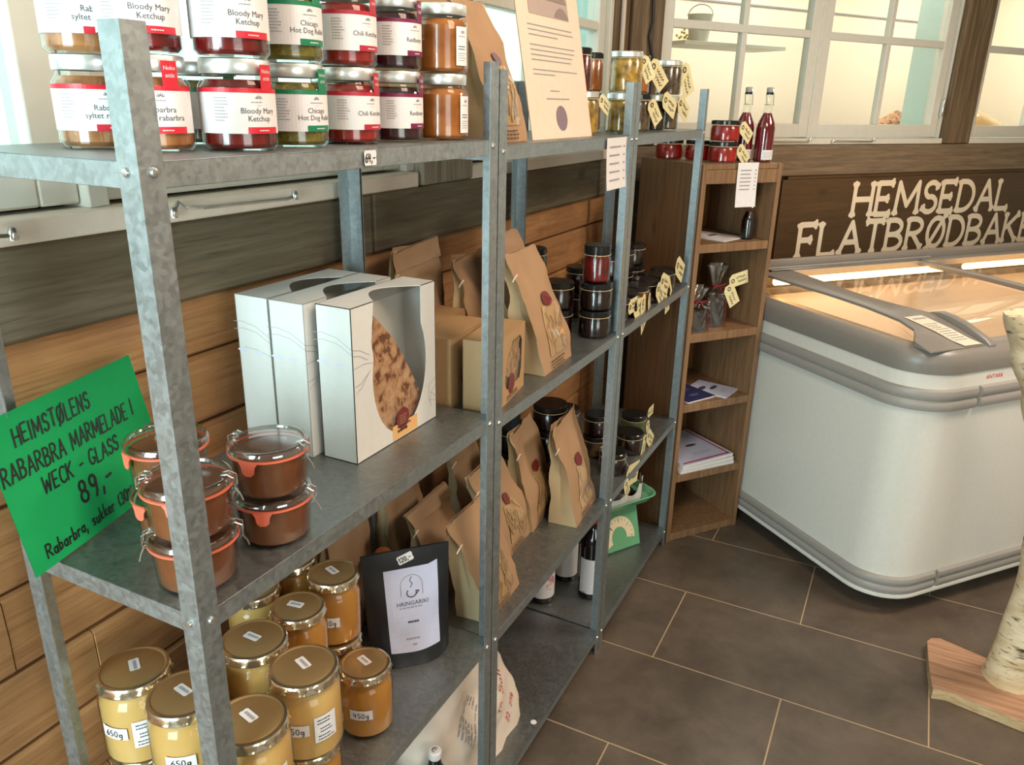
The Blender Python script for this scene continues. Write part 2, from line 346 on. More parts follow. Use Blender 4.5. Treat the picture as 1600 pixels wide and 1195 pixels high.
class Maker:
    """first placement uses the original, later ones are linked-data copies"""
    def __init__(s, root): s.root = root; s.used = False
    def put(s, loc, rz, label, group=None):
        if not s.used:
            s.used = True; r = s.root; r.location = loc; r.rotation_euler = (0, 0, rz); r['label'] = label
            if group: r['group'] = group
            return r
        return dup(s.root, loc, rz, label, group)

# ------------------------------------------------------------------ flat lettering
TCACHE = {}
def text2d(t):
    if t in TCACHE: return TCACHE[t]
    cu_ = bpy.data.curves.new('txt', 'FONT'); cu_.body = t; cu_.align_x = 'CENTER'; cu_.resolution_u = 2
    o = bpy.data.objects.new('txt', cu_); COL.objects.link(o); bpy.context.view_layer.update()
    me = o.evaluated_get(bpy.context.evaluated_depsgraph_get()).to_mesh()
    r = ([(v.co.x, v.co.y) for v in me.vertices], [tuple(p.vertices) for p in me.polygons])
    bpy.data.objects.remove(o); bpy.data.curves.remove(cu_); TCACHE[t] = r; return r
def flat_text(mb, t, x, y, size, mat, fn, sx=1):
    vs, fs = text2d(t); mb.add([fn(x + a * size * sx, y + b * size) for a, b in vs], fs, mat)
def flat_rect(mb, x0, y0, x1, y1, mat, fn, n=1):
    mb.sheet(lambda u, v: fn(x0 + (x1 - x0) * u, y0 + (y1 - y0) * v), n, 1, mat)
def bars(mb, x0, x1, y, n, step, h, mat, fn, rnd=random, seg=1):
    """lines of print too small to read"""
    for k in range(n):
        e = x1 - (x1 - x0) * rnd.uniform(0, .35); x = x0
        while x < e:
            w = rnd.uniform(.08, .2) * (x1 - x0); w = min(w, e - x)
            flat_rect(mb, x, y - k * step, x + w, y - k * step + h, mat, fn, seg); x += w + .03 * (x1 - x0)
# single-stroke letters; each stroke is a polyline in a cell of height 1
def arc(cx, cy, rx, ry, a0, a1, n=10): return [(cx + rx * math.cos(math.radians(a0 + (a1 - a0) * i / n)), cy + ry * math.sin(math.radians(a0 + (a1 - a0) * i / n))) for i in range(n + 1)]
G = {
 'H': (.7, [[(0, 0), (0, 1)], [(.6, 0), (.6, 1)], [(0, .5), (.6, .5)]]), 'E': (.6, [[(0, 0), (0, 1)], [(0, 1), (.5, 1)], [(0, .5), (.38, .5)], [(0, 0), (.5, 0)]]),
 'M': (.9, [[(0, 0), (.04, 1), (.4, .25), (.76, 1), (.8, 0)]]), 'S': (.6, [arc(.28, .74, .24, .25, 20, 250, 9) + arc(.26, .26, .26, .26, 80, -160, 9)]),
 'D': (.7, [[(0, 0), (0, 1)], [(0, 1)] + arc(.18, .5, .42, .5, 80, -80, 10) + [(0, 0)]]), 'A': (.75, [[(0, 0), (.34, 1), (.68, 0)], [(.13, .36), (.55, .36)]]),
 'L': (.58, [[(0, 1), (0, 0), (.5, 0)]]), 'F': (.58, [[(0, 0), (0, 1)], [(0, 1), (.5, 1)], [(0, .52), (.38, .52)]]), 'T': (.68, [[(.3, 0), (.3, 1)], [(0, 1), (.6, 1)]]),
 'B': (.66, [[(0, 0), (0, 1)], [(0, 1)] + arc(.2, .76, .3, .24, 85, -85, 8) + [(0, .52)], [(0, .52)] + arc(.22, .26, .34, .26, 85, -85, 8) + [(0, 0)]]),
 'R': (.68, [[(0, 0), (0, 1)], [(0, 1)] + arc(.2, .75, .32, .25, 85, -85, 8) + [(0, .5)], [(.2, .5), (.58, 0)]]),
 'Ø': (.74, [arc(.32, .5, .32, .5, 0, 360, 16), [(.02, -.12), (.62, 1.12)]]), 'K': (.68, [[(0, 0), (0, 1)], [(.55, 1), (.02, .45)], [(.14, .58), (.58, 0)]]), 'I': (.2, [[(.04, 0), (.04, 1)]]),
 'N': (.72, [[(0, 0), (.04, 1), (.56, 0), (.6, 1)]]), 'O': (.74, [arc(.32, .5, .32, .5, 0, 360, 16)]), 'W': (.9, [[(0, 1), (.16, 0), (.4, .7), (.62, 0), (.8, 1)]]), 'C': (.62, [arc(.34, .5, .34, .5, 50, 310, 12)]),
 'G': (.7, [arc(.34, .5, .34, .5, 50, 340, 12) + [(.4, .42)]]), '-': (.5, [[(.06, .45), (.4, .48)]]), ',': (.2, [[(.08, .1), (.02, -.2)]]), '(': (.25, [arc(.3, .45, .26, .6, 130, 230, 6)]), ')': (.25, [arc(-.1, .45, .26, .6, 50, -50, 6)]),
 '!': (.2, [[(.05, .25), (.08, .95)]]), '%': (.8, [arc(.12, .75, .12, .14, 0, 360, 8), [(.1, 0), (.6, 1)], arc(.56, .2, .12, .14, 0, 360, 8)]),
 '8': (.55, [arc(.24, .74, .18, .24, -90, 270, 10), arc(.24, .25, .22, .26, 90, 450, 10)]), '9': (.55, [arc(.22, .7, .2, .26, 0, 360, 10), [(.42, .7), (.36, .2), (.24, -.05)]]), '3': (.5, [arc(.18, .75, .2, .24, 130, -80, 8) + arc(.18, .25, .24, .26, 85, -140, 8)]),
 '0': (.55, [arc(.24, .5, .22, .48, 0, 360, 12)]), '4': (.55, [[(.12, 1), (.02, .45), (.44, .5)], [(.38, .9), (.3, 0)]]), '5': (.5, [[(.4, 1), (.1, .96), (.08, .58)] + arc(.18, .28, .24, .28, 90, -130, 8)]), '6': (.52, [[(.4, 1), (.12, .6)] + arc(.24, .27, .22, .27, 160, 500, 12)]),
 '1': (.3, [[(.02, .75), (.14, 1), (.12, 0)]]), '2': (.5, [arc(.2, .74, .2, .24, 160, -30, 8) + [(.02, 0), (.42, .03)]]), 'g': (.5, [arc(.2, .3, .18, .24, 20, 360, 10), [(.4, .5), (.36, -.3), (.1, -.36)]]),
 'a': (.5, [arc(.2, .25, .18, .24, 20, 360, 10), [(.4, .5), (.4, 0)]]), 'b': (.5, [[(.04, 1), (.04, 0)], arc(.22, .24, .18, .24, 180, -170, 10)]), 'r': (.4, [[(.04, .5), (.04, 0)], [(.04, .34), (.18, .5), (.32, .46)]]), 's': (.4, [arc(.18, .38, .14, .12, 30, 250, 6) + arc(.16, .12, .15, .13, 80, -150, 6)]),
 'u': (.5, [[(.02, .5), (.04, .1), (.2, 0), (.36, .12), (.38, .5)], [(.38, .5), (.4, 0)]]), 'k': (.46, [[(.04, 1), (.04, 0)], [(.34, .5), (.06, .24), (.36, 0)]]), 'e': (.46, [[(.04, .26), (.36, .3)] + arc(.2, .25, .18, .25, 20, 320, 10)]), 'l': (.2, [[(.06, 1), (.04, 0)]]), 't': (.34, [[(.12, .9), (.1, 0)], [(0, .55), (.26, .55)]]),
 'o': (.48, [arc(.2, .25, .19, .25, 0, 360, 10)]), 'i': (.2, [[(.06, .5), (.05, 0)]]), 'n': (.48, [[(.03, .5), (.03, 0)], [(.03, .36), (.2, .5), (.34, .4), (.35, 0)]]), 'j': (.22, [[(.1, .5), (.08, -.3)]]), 'd': (.5, [arc(.2, .25, .18, .24, 20, 360, 10), [(.4, 1), (.4, 0)]]), 'ø': (.48, [arc(.2, .25, .19, .25, 0, 360, 10), [(0, 0), (.4, .5)]]), ' ': (.45, []), '.': (.2, [[(.04, 0), (.08, .02)]])}
LIFT = [0]
def lifted(fn):
    """raise each successive patch of paint by a hair so that overlapping strokes never share a plane"""
    LIFT[0] = (LIFT[0] + 1) % 36; k = LIFT[0] * 1.6e-5
    def g(a, b):
        p = Vector(fn(a, b)); u_ = Vector(fn(a + 1e-3, b)) - p; v_ = Vector(fn(a, b + 1e-3)) - p; n_ = u_.cross(v_)
        return tuple(p + n_.normalized() * k) if n_.length > 1e-12 else tuple(p)
    return g
def ribbon(mb, pts, w, mat, fn0):
    n = len(pts)
    for i in range(n - 1):
        a, b = Vector(pts[i]), Vector(pts[i + 1]); d = b - a
        if d.length < 1e-9: continue
        fn = lifted(fn0); d.normalize(); q = Vector((-d.y, d.x)) * w / 2; mb.add([fn(*(a - q)), fn(*(b - q)), fn(*(b + q)), fn(*(a + q))], [(0, 1, 2, 3)], mat)
    for p in pts: fn = lifted(fn0); mb.add([fn(p[0] + w / 2 * math.cos(k * PI / 4), p[1] + w / 2 * math.sin(k * PI / 4)) for k in range(8)], [tuple(range(8))], mat)
def strokes(mb, t, x, y, h, w, mat, fn, sx=1, slant=0, serif=0, gap=.1, jitter=0):
    for ch in t:
        wd, ss = G.get(ch, G[' '])
        jy = random.uniform(-1, 1) * jitter * h
        for s_ in ss:
            P = [(x + (a * sx + b * slant) * h, y + b * h + jy) for a, b in s_]
            ribbon(mb, P, w, mat, fn)
            if serif and Vector(P[0]) != Vector(P[-1]):
                for e, f_ in ((P[0], P[1]), (P[-1], P[-2])):
                    d = (Vector(e) - Vector(f_)).normalized(); q = Vector((-d.y, d.x)); E_ = Vector(e)
                    if s_ is not ss[0]:
                        near = False
                        for s2 in ss:
                            if s2 is s_: continue
                            for a_, b_ in zip(s2[:-1], s2[1:]):
                                A_ = Vector((x + a_[0] * sx * h, y + a_[1] * h + jy)); B_ = Vector((x + b_[0] * sx * h, y + b_[1] * h + jy)); t_ = max(0, min(1, (E_ - A_).dot(B_ - A_) / max(1e-9, (B_ - A_).length_squared)))
                                if (E_ - (A_ + (B_ - A_) * t_)).length < h * .07: near = True
                        if near: continue
                    u_ = serif
                    for sg in (1, -1):
                        P4 = [E_ - d * 1.1 * u_ + q * sg * w * .4, E_ + q * sg * 1.15 * u_ - d * .1 * u_, E_ + q * sg * .85 * u_ + d * .38 * u_, E_ + d * .12 * u_, E_ - d * 1.1 * u_]
                        fl_ = lifted(fn); mb.add([fl_(*c) for c in P4], [tuple(range(5))], mat)
        x += (wd * sx + gap) * h
    return x
def twidth(t, h, sx=1, gap=.1): return sum((G.get(c, G[' '])[0] * sx + gap) * h for c in t)

# ================================================================== the room
XW = -.40                                    # face of the left wall
AZ = math.radians(55); K0 = Vector((XW, 2.515, 0)); WE = Vector((math.cos(AZ), math.sin(AZ), 0)); WN = Vector((math.sin(AZ), -math.cos(AZ), 0))
MW = Matrix(((WE.x, -WN.x, 0, K0.x), (WE.y, -WN.y, 0, K0.y), (0, 0, 1, 0), (0, 0, 0, 1)))      # local x along back wall, local -y into the room
FP = [(XW - .06, -2.4), (3.05, -2.4), (3.05, 6.9)] + [tuple((MW @ Vector(p))[:2]) for p in ((4.6, 1.6, 0), (-.06, 1.6, 0), (-.06, 0, 0))]
floor = MB(); floor.add([(p[0], p[1], 0) for p in FP], [tuple(range(len(FP)))], FLOORM); fl = floor.build('floor', smooth=0); fl['kind'] = 'structure'
struct('ceiling', MB().prism(FP, 2.82, 2.9, CEIL))
EXT = plain('outdoor_bounce_ground', srgb(215, 226, 226), rough=.9)
g_ = MB().box((-3.46, 1, -.3), (6, 14, .1), EXT).build('ground'); g_['kind'] = 'structure'  # pale ground added outside the left windows as bounce light
# left wall: horizontal planks below the beam
w = MB(); zz = [0, .07, .2, .332, .465, .597, .73, .86, .995, 1.126, 1.256, 1.365]
for a, b in zip(zz[:-1], zz[1:]):
    y = -2.35
    while y < 2.62:
        ln = 2.3 if a != 1.256 else 1.26
        e = min(2.62, y + ln + random.uniform(-.2, .2) if a != 1.256 else (.0 if False else y + 1.66)); d = random.uniform(0, .006)
        n = 10; pr = [(0, a + .002), (.022 + d, a + .003), (.029 + d, a + .009), (.031 + d, (a + b) / 2), (.029 + d, b - .008), (.022 + d, b - .002), (0, b - .002)]
        vs_ = []; fs_ = []
        for i, yy in enumerate((y + .001, e - .001)):
            for (px, pz) in pr: vs_.append((XW - .034 + px, yy, pz))
        k = len(pr)
        for i in range(k - 1): fs_.append((i, i + 1, k + i + 1, k + i))
        fs_.append(tuple(range(k))); fs_.append(tuple(reversed(range(k, 2 * k))))
        w.add(vs_, fs_, GREYBEAM if (a == 1.256 and 1.0 < y < 2) else PLANK); y = e
w.box((XW - .06, .13, .7), (.05, 4.96, 1.4), DARKBROWN)
w.box((XW - .05, .13, 2.6), (.06, 4.96, .5), PLASTER)
w.box((XW - .05, -1.6, 1.9), (.06, 1.5, 1.0), PLASTER)
struct('wall_left', w)
# beam under the windows
b = MB()
for y0, y1 in ((-2.35, .87), (.875, 2.55)): b.box((XW - .015, (y0 + y1) / 2, 1.431), (.09, y1 - y0, .130), GREYBEAM)
struct('trim_1', b, bevel=.006)
b = MB(); b.box((XW - .02, 1.17, 2.13), (.13, .235, 1.262), GREYPOST); struct('trim_2', b, bevel=.006)
b = MB(); b.box((XW - .03, 2.42, 2.13), (.1, .19, 1.262), BACKPOST); struct('trim_3', b, bevel=.006)
# windows of the left wall: ledge, frame, casements with glazing bars
def casement(parent, y0, y1, z0, z1, x, cols, rows, stile=.06, rail=.066):
    t = .045; s = MB()
    s.box((x, y0 + stile / 2, (z0 + z1) / 2), (t, stile, z1 - z0), FRAMEP); s.box((x, y1 - stile / 2, (z0 + z1) / 2), (t, stile, z1 - z0), FRAMEP)
    s.box((x, (y0 + y1) / 2, z0 + rail / 2), (t, y1 - y0 - 2 * stile, rail), FRAMEP); s.box((x, (y0 + y1) / 2, z1 - rail / 2), (t, y1 - y0 - 2 * stile, rail), FRAMEP)
    ya, yb, za, zb = y0 + stile, y1 - stile, z0 + rail, z1 - rail
    for i in range(1, cols): s.box((x, ya + (yb - ya) * i / cols, (za + zb) / 2), (t * .8, .026, zb - za), FRAMEP)
    for z in rows: s.box((x, (ya + yb) / 2, z), (t * .84, yb - ya, .03), FRAMEP)
    o = s.build('sash', parent, bevel=.004); p = MB(); p.box((x, (ya + yb) / 2, (za + zb) / 2), (.004, yb - ya, zb - za), PANE); p.build('pane', o, smooth=0)
    return o
def win_root(name):
    o = bpy.data.objects.new(name, None); COL.objects.link(o); o['kind'] = 'structure'; return o
def stay(parent, pts, r=.003):
    s = MB(); s.tube(pts, r, STEEL, 6)
    for p in (pts[0], pts[-1]): s.lathe([(0, -.006), (.006, -.006), (.007, .004), (.004, .01), (0, .01)], STEEL, p, 10)
    return s.build('window_stay', parent)
wz1 = 2.42
win = win_root('window_1')
f = MB()
f.box((XW + .002, .07, 1.514), (.075, 1.94, .034), PINKP); f.box((XW - .056, .07, 1.535), (.02, 1.94, .08), DARKBROWN)  # dark brown strip added behind the sashes to block daylight through the gap
for yy in (-.87, .229, 1.035): f.box((XW - .025, yy, (1.531 + wz1) / 2), (.09, .034, wz1 - 1.531), FRAMEP)
f.box((XW - .025, .08, wz1 + .02), (.09, 1.94, .04), FRAMEP); f.box((XW - .12, .08, 1.54), (.1, 1.94, .02), TEALP)
for yy in (-.88, 1.045): f.box((XW - .12, yy, 1.98), (.12, .012, .9), TEALP)
f.build('window_frame', win, bevel=.003)
casement(win, -.85, .211, 1.537, wz1, XW - .02, 2, (1.94,)); casement(win, .247, 1.017, 1.537, wz1, XW - .02, 2, (1.94,))
stay(win, [(XW + .045, .335, 1.512), (XW + .047, .345, 1.53), (XW + .05, .36, 1.519), (XW + .048, .40, 1.515), (XW + .046, .59, 1.511), (XW + .046, .612, 1.514)])
stay(win, [(XW + .045, .08, 1.512), (XW + .048, .04, 1.516), (XW + .046, -.2, 1.511)])
win = win_root('window_2'); f = MB()
f.box((XW + .002, 1.805, 1.514), (.07, 1.02, .034), PINKP); f.box((XW - .056, 1.805, 1.535), (.02, 1.02, .08), DARKBROWN)  # here too an added dark strip stops light leaking under the sashes
for yy in (1.302, 1.80, 2.315): f.box((XW - .025, yy, (1.531 + wz1) / 2), (.09, .03, wz1 - 1.531), FRAMEP)
f.box((XW - .025, 1.805, wz1 + .02), (.09, 1.04, .04), FRAMEP)
for yy in (1.295, 2.322): f.box((XW - .12, yy, 1.98), (.12, .012, .9), TEALP)
f.build('window_frame', win, bevel=.003)
casement(win, 1.32, 1.785, 1.537, wz1, XW - .02, 1, (1.94,)); casement(win, 1.815, 2.298, 1.537, wz1, XW - .02, 1, (1.94,))

# back wall (55 degrees to the tiles) with beam, posts and inner windows to the kitchen
def bbox(mb, s0, s1, z0, z1, y0, y1, mat):
    mb.mw = True; return mb.box(((s0 + s1) / 2, (y0 + y1) / 2, (z0 + z1) / 2), (s1 - s0, y1 - y0, z1 - z0), mat)
b = MB()
for k in range(10): bbox(b, -.02, 5.0, k * .14 + .002, k * .14 + .138, 0, .05, SIGNWOOD)
bbox(b, -.02, 5.0, 2.72, 2.9, 0, .05, PLASTER); bbox(b, 4.2, 5.0, 1.4, 2.72, 0, .05, PLASTER)
struct('wall_back', b)
b = MB(); bbox(b, .0, 5.0, 1.402, 1.535, -.035, .05, BACKBEAM); struct('trim_4', b, bevel=.006)
b = MB(); bbox(b, 0, .15, 1.538, 2.72, -.04, .05, BACKPOST); struct('trim_5', b, bevel=.006)
b = MB(); bbox(b, 1.955, 2.16, 1.538, 2.72, -.04, .05, BACKPOST); struct('trim_6', b, bevel=.006)
b = MB(); bbox(b, .93, 5.0, 1.385, 1.402, -.02, .0, SIGNWOOD); struct('trim_7', b, bevel=.002)
def back_window(name, s0, s1, mids):
    win = win_root(name); win.matrix_world = MW.copy(); f = MB()
    bbox(f, s0, s1, 1.537, 1.563, -.03, .09, FRAMEP); bbox(f, s0, s0 + .012, 1.563, 2.7, -.01, .09, FRAMEP); bbox(f, s1 - .012, s1, 1.563, 2.7, -.01, .09, FRAMEP); bbox(f, s0, s1, 2.68, 2.72, -.01, .09, FRAMEP)
    bbox(f, s0, s0 + .01, 1.56, 2.7, .09, .22, TEALP); bbox(f, s1 - .01, s1, 1.56, 2.7, .09, .22, TEALP); bbox(f, s0, s1, 1.54, 1.565, .09, .22, TEALP)
    edges = [s0 + .014] + mids + [s1 - .014]
    for m_ in mids: bbox(f, m_ - .008, m_ + .008, 1.563, 2.68, -.005, .09, FRAMEP)
    f.build('window_frame', win, bevel=.002)
    for a, c in zip(edges[:-1], edges[1:]):
        a += .006; c -= .006; st = .055; s = MB(); z0, z1 = 1.566, 2.675; ya, yb = .0, .035
        bbox(s, a, a + st, z0, z1, ya, yb, FRAMEP); bbox(s, c - st, c, z0, z1, ya, yb, FRAMEP); bbox(s, a + st, c - st, z0, z0 + .058, ya, yb, FRAMEP); bbox(s, a + st, c - st, z1 - .058, z1, ya, yb, FRAMEP)
        mm = (a + c) / 2; bbox(s, mm - .014, mm + .014, z0 + .058, z1 - .058, ya + .004, yb - .002, FRAMEP)
        for z in (1.99, 2.34): bbox(s, a + st, c - st, z - .016, z + .016, ya + .003, yb - .003, FRAMEP)
        o = s.build('sash', win, bevel=.003); p = MB(); bbox(p, a + st, c - st, z0 + .058, z1 - .058, .016, .020, PANE); p.build('pane', o, smooth=0)
    return win
wb = back_window('window_3', .152, 1.953, [1.035])
for a, c in ((1.16, 1.42), (.70, 1.0)):
    pts = [(a, -.04, 1.548), (a + .02, -.042, 1.552), (c, -.04, 1.549), (c + .012, -.04, 1.556)]; stay(wb, pts)
h_ = MB(); bbox(h_, 1.925, 1.943, 1.665, 1.745, -.022, -.004, STEEL); h_.build('hinge', wb, bevel=.003)
wb4 = back_window('window_4', 2.165, 4.2, [3.2])
h_ = MB(); bbox(h_, 2.175, 2.19, 1.665, 1.75, -.022, -.004, STEEL); h_.build('hinge', wb4, bevel=.003)
# the far shop walls and the glazed front behind the camera
b = MB(); b.box((3.05, 3.25, 1.4), (.1, 7.3, 2.9), PLASTER); b.box((3.05, -2.2, 1.4), (.1, .4, 2.9), PLASTER); b.box((3.05, -1.2, .45), (.1, 1.6, 1.0), PLASTER); b.box((3.05, -1.2, 2.5), (.1, 1.6, .7), PLASTER); struct('wall_right', b)
b = MB(); b.box((1.85, -2.4, 1.4), (2.5, .08, 2.9), PLASTER); b.box((-.1, -2.4, 2.72), (1.6, .08, .3), PLASTER); b.box((-.1, -2.4, .3), (1.6, .08, .6), PLASTER); b.box((-1.1, -2.4, 1.4), (.5, .08, 2.9), PLASTER); struct('wall_front', b)
# kitchen beyond the inner windows
b = MB(); bbox(b, -.05, 4.6, 0, 2.9, 1.55, 1.6, CREAM); bbox(b, 4.3, 4.4, 0, 2.9, .06, 1.6, CREAM); bbox(b, -.06, -.03, 0, 2.9, .05, 1.6, CREAM)
bbox(b, 1.0, 4.3, 2.3, 2.31, 1.54, 1.55, GREYINK); struct('wall_kitchen', b)
cb = MB(); bbox(cb, .0, .42, 1.95, 2.6, 1.25, 1.53, CREAM); bbox(cb, .43, .85, 1.95, 2.6, 1.25, 1.53, CREAM); o = cb.build('wall_cupboard', bevel=.004)
tag(o, 'cream wall cupboard seen through the upper left pane of the inner window', 'cupboard')
hd = MB(); hd.add([MW @ Vector(p) for p in ((.2, 1.0, 1.9), (.75, 1.0, 1.88), (.75, 1.6, 1.96), (.2, 1.6, 1.94), (.2, 1.0, 1.92), (.75, 1.0, 1.9), (.75, 1.6, 1.98), (.2, 1.6, 1.96))], [(0, 3, 2, 1), (4, 5, 6, 7), (0, 1, 5, 4), (2, 3, 7, 6), (0, 4, 7, 3), (1, 2, 6, 5)], FRAMEP)
o = hd.build('wall_shelf'); tag(o, 'white sloping shelf board beyond the left inner window', 'shelf')
# enamel bucket with yellow flowers on a kitchen shelf
t = thing('enamel_bucket', 'pale grey enamel bucket with yellow flowers behind the left inner window', 'bucket', MW @ Vector((.88, .62, 1.98)))
m_ = MB(); m_.lathe([(.045, 0), (.06, .12), (.064, .125), (.056, .12), (.042, .004)], FRAMEP, seg=28, cap0=True); m_.build('pail', t)
m_ = MB(); m_.tube([(.06 * math.cos(a), 0, .12 + .05 * math.sin(a)) for a in [PI * i / 12 for i in range(13)]], .0025, STEEL); m_.build('handle', t)
m_ = MB(); YEL = plain('flower_yellow', srgb(236, 206, 60), rough=.6)
for i in range(16):
    x, y, z = -.075 + random.uniform(-.03, .03), random.uniform(-.03, .03), .05 + random.uniform(-.03, .04)
    m_.lathe([(0, -.008), (.008, 0), (0, .008)], YEL, (x, y, z), 6)
m_.build('flowers', t)
cb = MB(); bbox(cb, .7, 1.35, 1.96, 1.978, .5, .74, FRAMEP); o = cb.build('kitchen_shelf', bevel=.002); tag(o, 'narrow white shelf board carrying the enamel bucket', 'shelf')
def mound(name, s, dist, z, rx, rz_, mat, label):
    m = MB(); rnd = random.Random(s)
    def fn(u, v):
        a = u * 2 * PI; ph = v * PI / 2; r = math.cos(ph) * (1 + .08 * math.sin(3 * a + s)); return (rx * r * math.cos(a), rx * .6 * r * math.sin(a), rz_ * math.sin(ph) * (1 + .15 * math.sin(2 * a)))
    m.sheet(fn, 28, 8, mat); o = m.build(name); tag(o, label, 'bread', loc=MW @ Vector((s, dist, z)), rz=AZ); return o
mound('flatbread_stack', 2.28, .5, 1.559, .20, .115, BREAD, 'pale brown mound of flatbread behind the right casement of the inner window')
mound('flatbread_stack', 3.0, .5, 1.559, .24, .135, HONEYL, 'yellow mound of flatbread behind the farthest inner window')
cb = MB(); bbox(cb, .02, 4.25, 1.5, 1.558, .24, .9, FRAMEP); o = cb.build('kitchen_counter', bevel=.003); tag(o, 'long white counter just behind the inner windows', 'counter')

# corner: white conduit and black cables
m_ = MB(); m_.tube([(XW + .03, 2.40, 2.8), (XW + .03, 2.40, 1.53)], .009, WPIPE, 10); o = m_.build('conduit_pipe'); tag(o, 'thin white conduit running down the timber corner between the windows', 'pipe')
cpts = [MW @ Vector(p) for p in ((.085, -.047, 2.8), (.09, -.047, 2.4), (.083, -.047, 2.1), (.09, -.047, 1.98), (.078, -.047, 1.93), (.10, -.047, 1.86), (.10, -.05, 1.6))]
m_ = MB(); m_.tube(cpts, .005, CABLE, 8); o = m_.build('power_cable'); tag(o, 'black cable hanging down the brown corner post beside the inner window', 'cable')

# ================================================================== big painted sign on the back wall
t = thing('wooden_sign', 'long dark brown board with cream ornamental lettering above the chest freezer', 'sign', K0, AZ)
m_ = MB(); m_.box((2.5, -.012, 1.17), (3.2, .022, .428), SIGNWOOD); m_.build('board', t, bevel=.002)
m_ = MB(); LET = plain('cream_letter_paint', srgb(238, 220, 192), rough=.5)
fn = lambda a, b: (a, -.0245, b)
def fsl(x0, z0, sl): return lambda a, b: (x0 + a, -.0245, z0 + b + sl * a)
for txt, x0, z0, wtot in (('HEMSEDAL', 1.385, 1.206, 1.275), ('FLATBRØDBAKERI', 1.05, 1.027, 2.13)):
    k_ = (wtot + .09 * .15) / twidth(txt, .15, .9, .09); strokes(m_, txt, 0, 0, .15, .027, LET, fsl(x0, z0, -.012), sx=.9 * k_, gap=.09 * k_, serif=.022)
m_.build('lettering', t, smooth=0, fix=False)

# ================================================================== chest freezer
FA = math.radians(50); t = thing('chest_freezer', 'white chest freezer with grey bumpers and lit sliding glass lids', 'freezer', (.80, 2.11, 0), FA)
FLn, FD = 2.25, .99
def rrect(x0, y0, x1, y1, r, n=9):
    P = []
    for cx, cy, a in ((x1 - r, y1 - r, 0), (x0 + r, y1 - r, 90), (x0 + r, y0 + r, 180), (x1 - r, y0 + r, 270)):
        for i in range(n + 1): q = math.radians(a + 90 * i / n); P.append((cx + r * math.cos(q), cy + r * math.sin(q)))
    return P
def ring_stack(mb, levels, mat, r0=.15, x0=0, y0=0, x1=FLn, y1=FD, cap=False):
    """levels: (inset, z)"""
    rows = [[(p[0], p[1], z) for p in rrect(x0 + i, y0 + i, x1 - i, y1 - i, max(.01, r0 - i))] for i, z in levels]; n = len(rows[0]); vs_ = [p for r in rows for p in r]; fs_ = []
    for k in range(len(rows) - 1):
        for i in range(n): j = (i + 1) % n; fs_.append((k * n + i, k * n + j, (k + 1) * n + j, (k + 1) * n + i))
    if cap: fs_.append(tuple((len(rows) - 1) * n + i for i in range(n)))
    return mb.add(vs_, fs_, mat)
m_ = MB(); ring_stack(m_, [(.10, .09), (.0, .072), (-.014, .072), (-.016, .080), (-.014, .087), (0, .09), (0, .9), (.012, .905)], FRWHITE); m_.add([(p[0], p[1], .09) for p in rrect(.05, .05, FLn - .05, FD - .05, .1)], [tuple(range(40))], FRWHITE); m_.build('body', t, fix=False)
for (za, zb, nm) in ((.088, .152, 'lower'), (.775, .85, 'upper')):
    m_ = MB(); hh = zb - za
    prof = [(.0, za), (-.014, za + .004), (-.017, za + hh * .2), (-.016, za + hh * .40), (-.011, za + hh * .5), (-.016, za + hh * .60), (-.017, za + hh * .8), (-.014, zb - .004), (.0, zb)]
    outer = rrect(0, 0, FLn, FD, .15, 9)
    # walk from back of the left side round the near corner, with a joint in the front face
    base = [(0, FD - .15 - (FD - .30) * k / 6) for k in range(7)] + [(.15 + .15 * math.cos(math.radians(180 + 90 * k / 12)), .15 + .15 * math.sin(math.radians(180 + 90 * k / 12))) for k in range(1, 13)]
    for path in (base + [(.245, 0)], [(.262, 0), (.8, 0), (1.4, 0), (2.1, 0)]):
        P = []
        for i, p in enumerate(path):
            q0 = Vector(path[max(i - 1, 0)]); q1 = Vector(path[min(i + 1, len(path) - 1)]); d = (q1 - q0).normalized(); nr = Vector((d.y, -d.x))
            for off, z in prof: P.append((p[0] + nr.x * -off, p[1] + nr.y * -off, z))
        k = len(prof); fs_ = [(i * k + j, i * k + j + 1, (i + 1) * k + j + 1, (i + 1) * k + j) for i in range(len(path) - 1) for j in range(k - 1)] + [tuple(range(k)), tuple((len(path) - 1) * k + j for j in range(k))]
        m_.add(P, fs_, FRRAIL)
    m_.build('bumper_rail', t)
# top surround: grey skirt all round with an opening
m_ = MB()
ring_stack(m_, [(.006, .896), (-.004, .9), (-.006, .93), (-.002, .955), (.012, .972), (.03, .98), (.034, .982)], FRGREY)
rows = [[(p[0], p[1], .982) for p in rrect(.034, .034, FLn - .034, FD - .034, .116)], [(p[0], p[1], .982) for p in rrect(.07, .075, FLn - .07, FD - .075, .02)], [(p[0], p[1], .95) for p in rrect(.07, .075, FLn - .07, FD - .075, .02)]]
n = len(rows[0]); m_.add([p for r in rows for p in r], [(k * n + i, k * n + (i + 1) % n, (k + 1) * n + (i + 1) % n, (k + 1) * n + i) for k in range(2) for i in range(n)], FRGREY)
m_.build('top_surround', t, fix=False)
m_ = MB(); rows = [[(p[0], p[1], z) for p in rrect(.07 + i, .075 + i, FLn - .07 - i, FD - .075 - i, .02)] for i, z in ((0, .975), (.0, .6), (.02, .45))]; m_.add([p for r in rows for p in r], [(k * n + i, k * n + (i + 1) % n, (k + 1) * n + (i + 1) % n, (k + 1) * n + i) for k in range(2) for i in range(n)] + [tuple(2 * n + i for i in range(n))], FRIN); m_.build('inner_liner', t, fix=False)
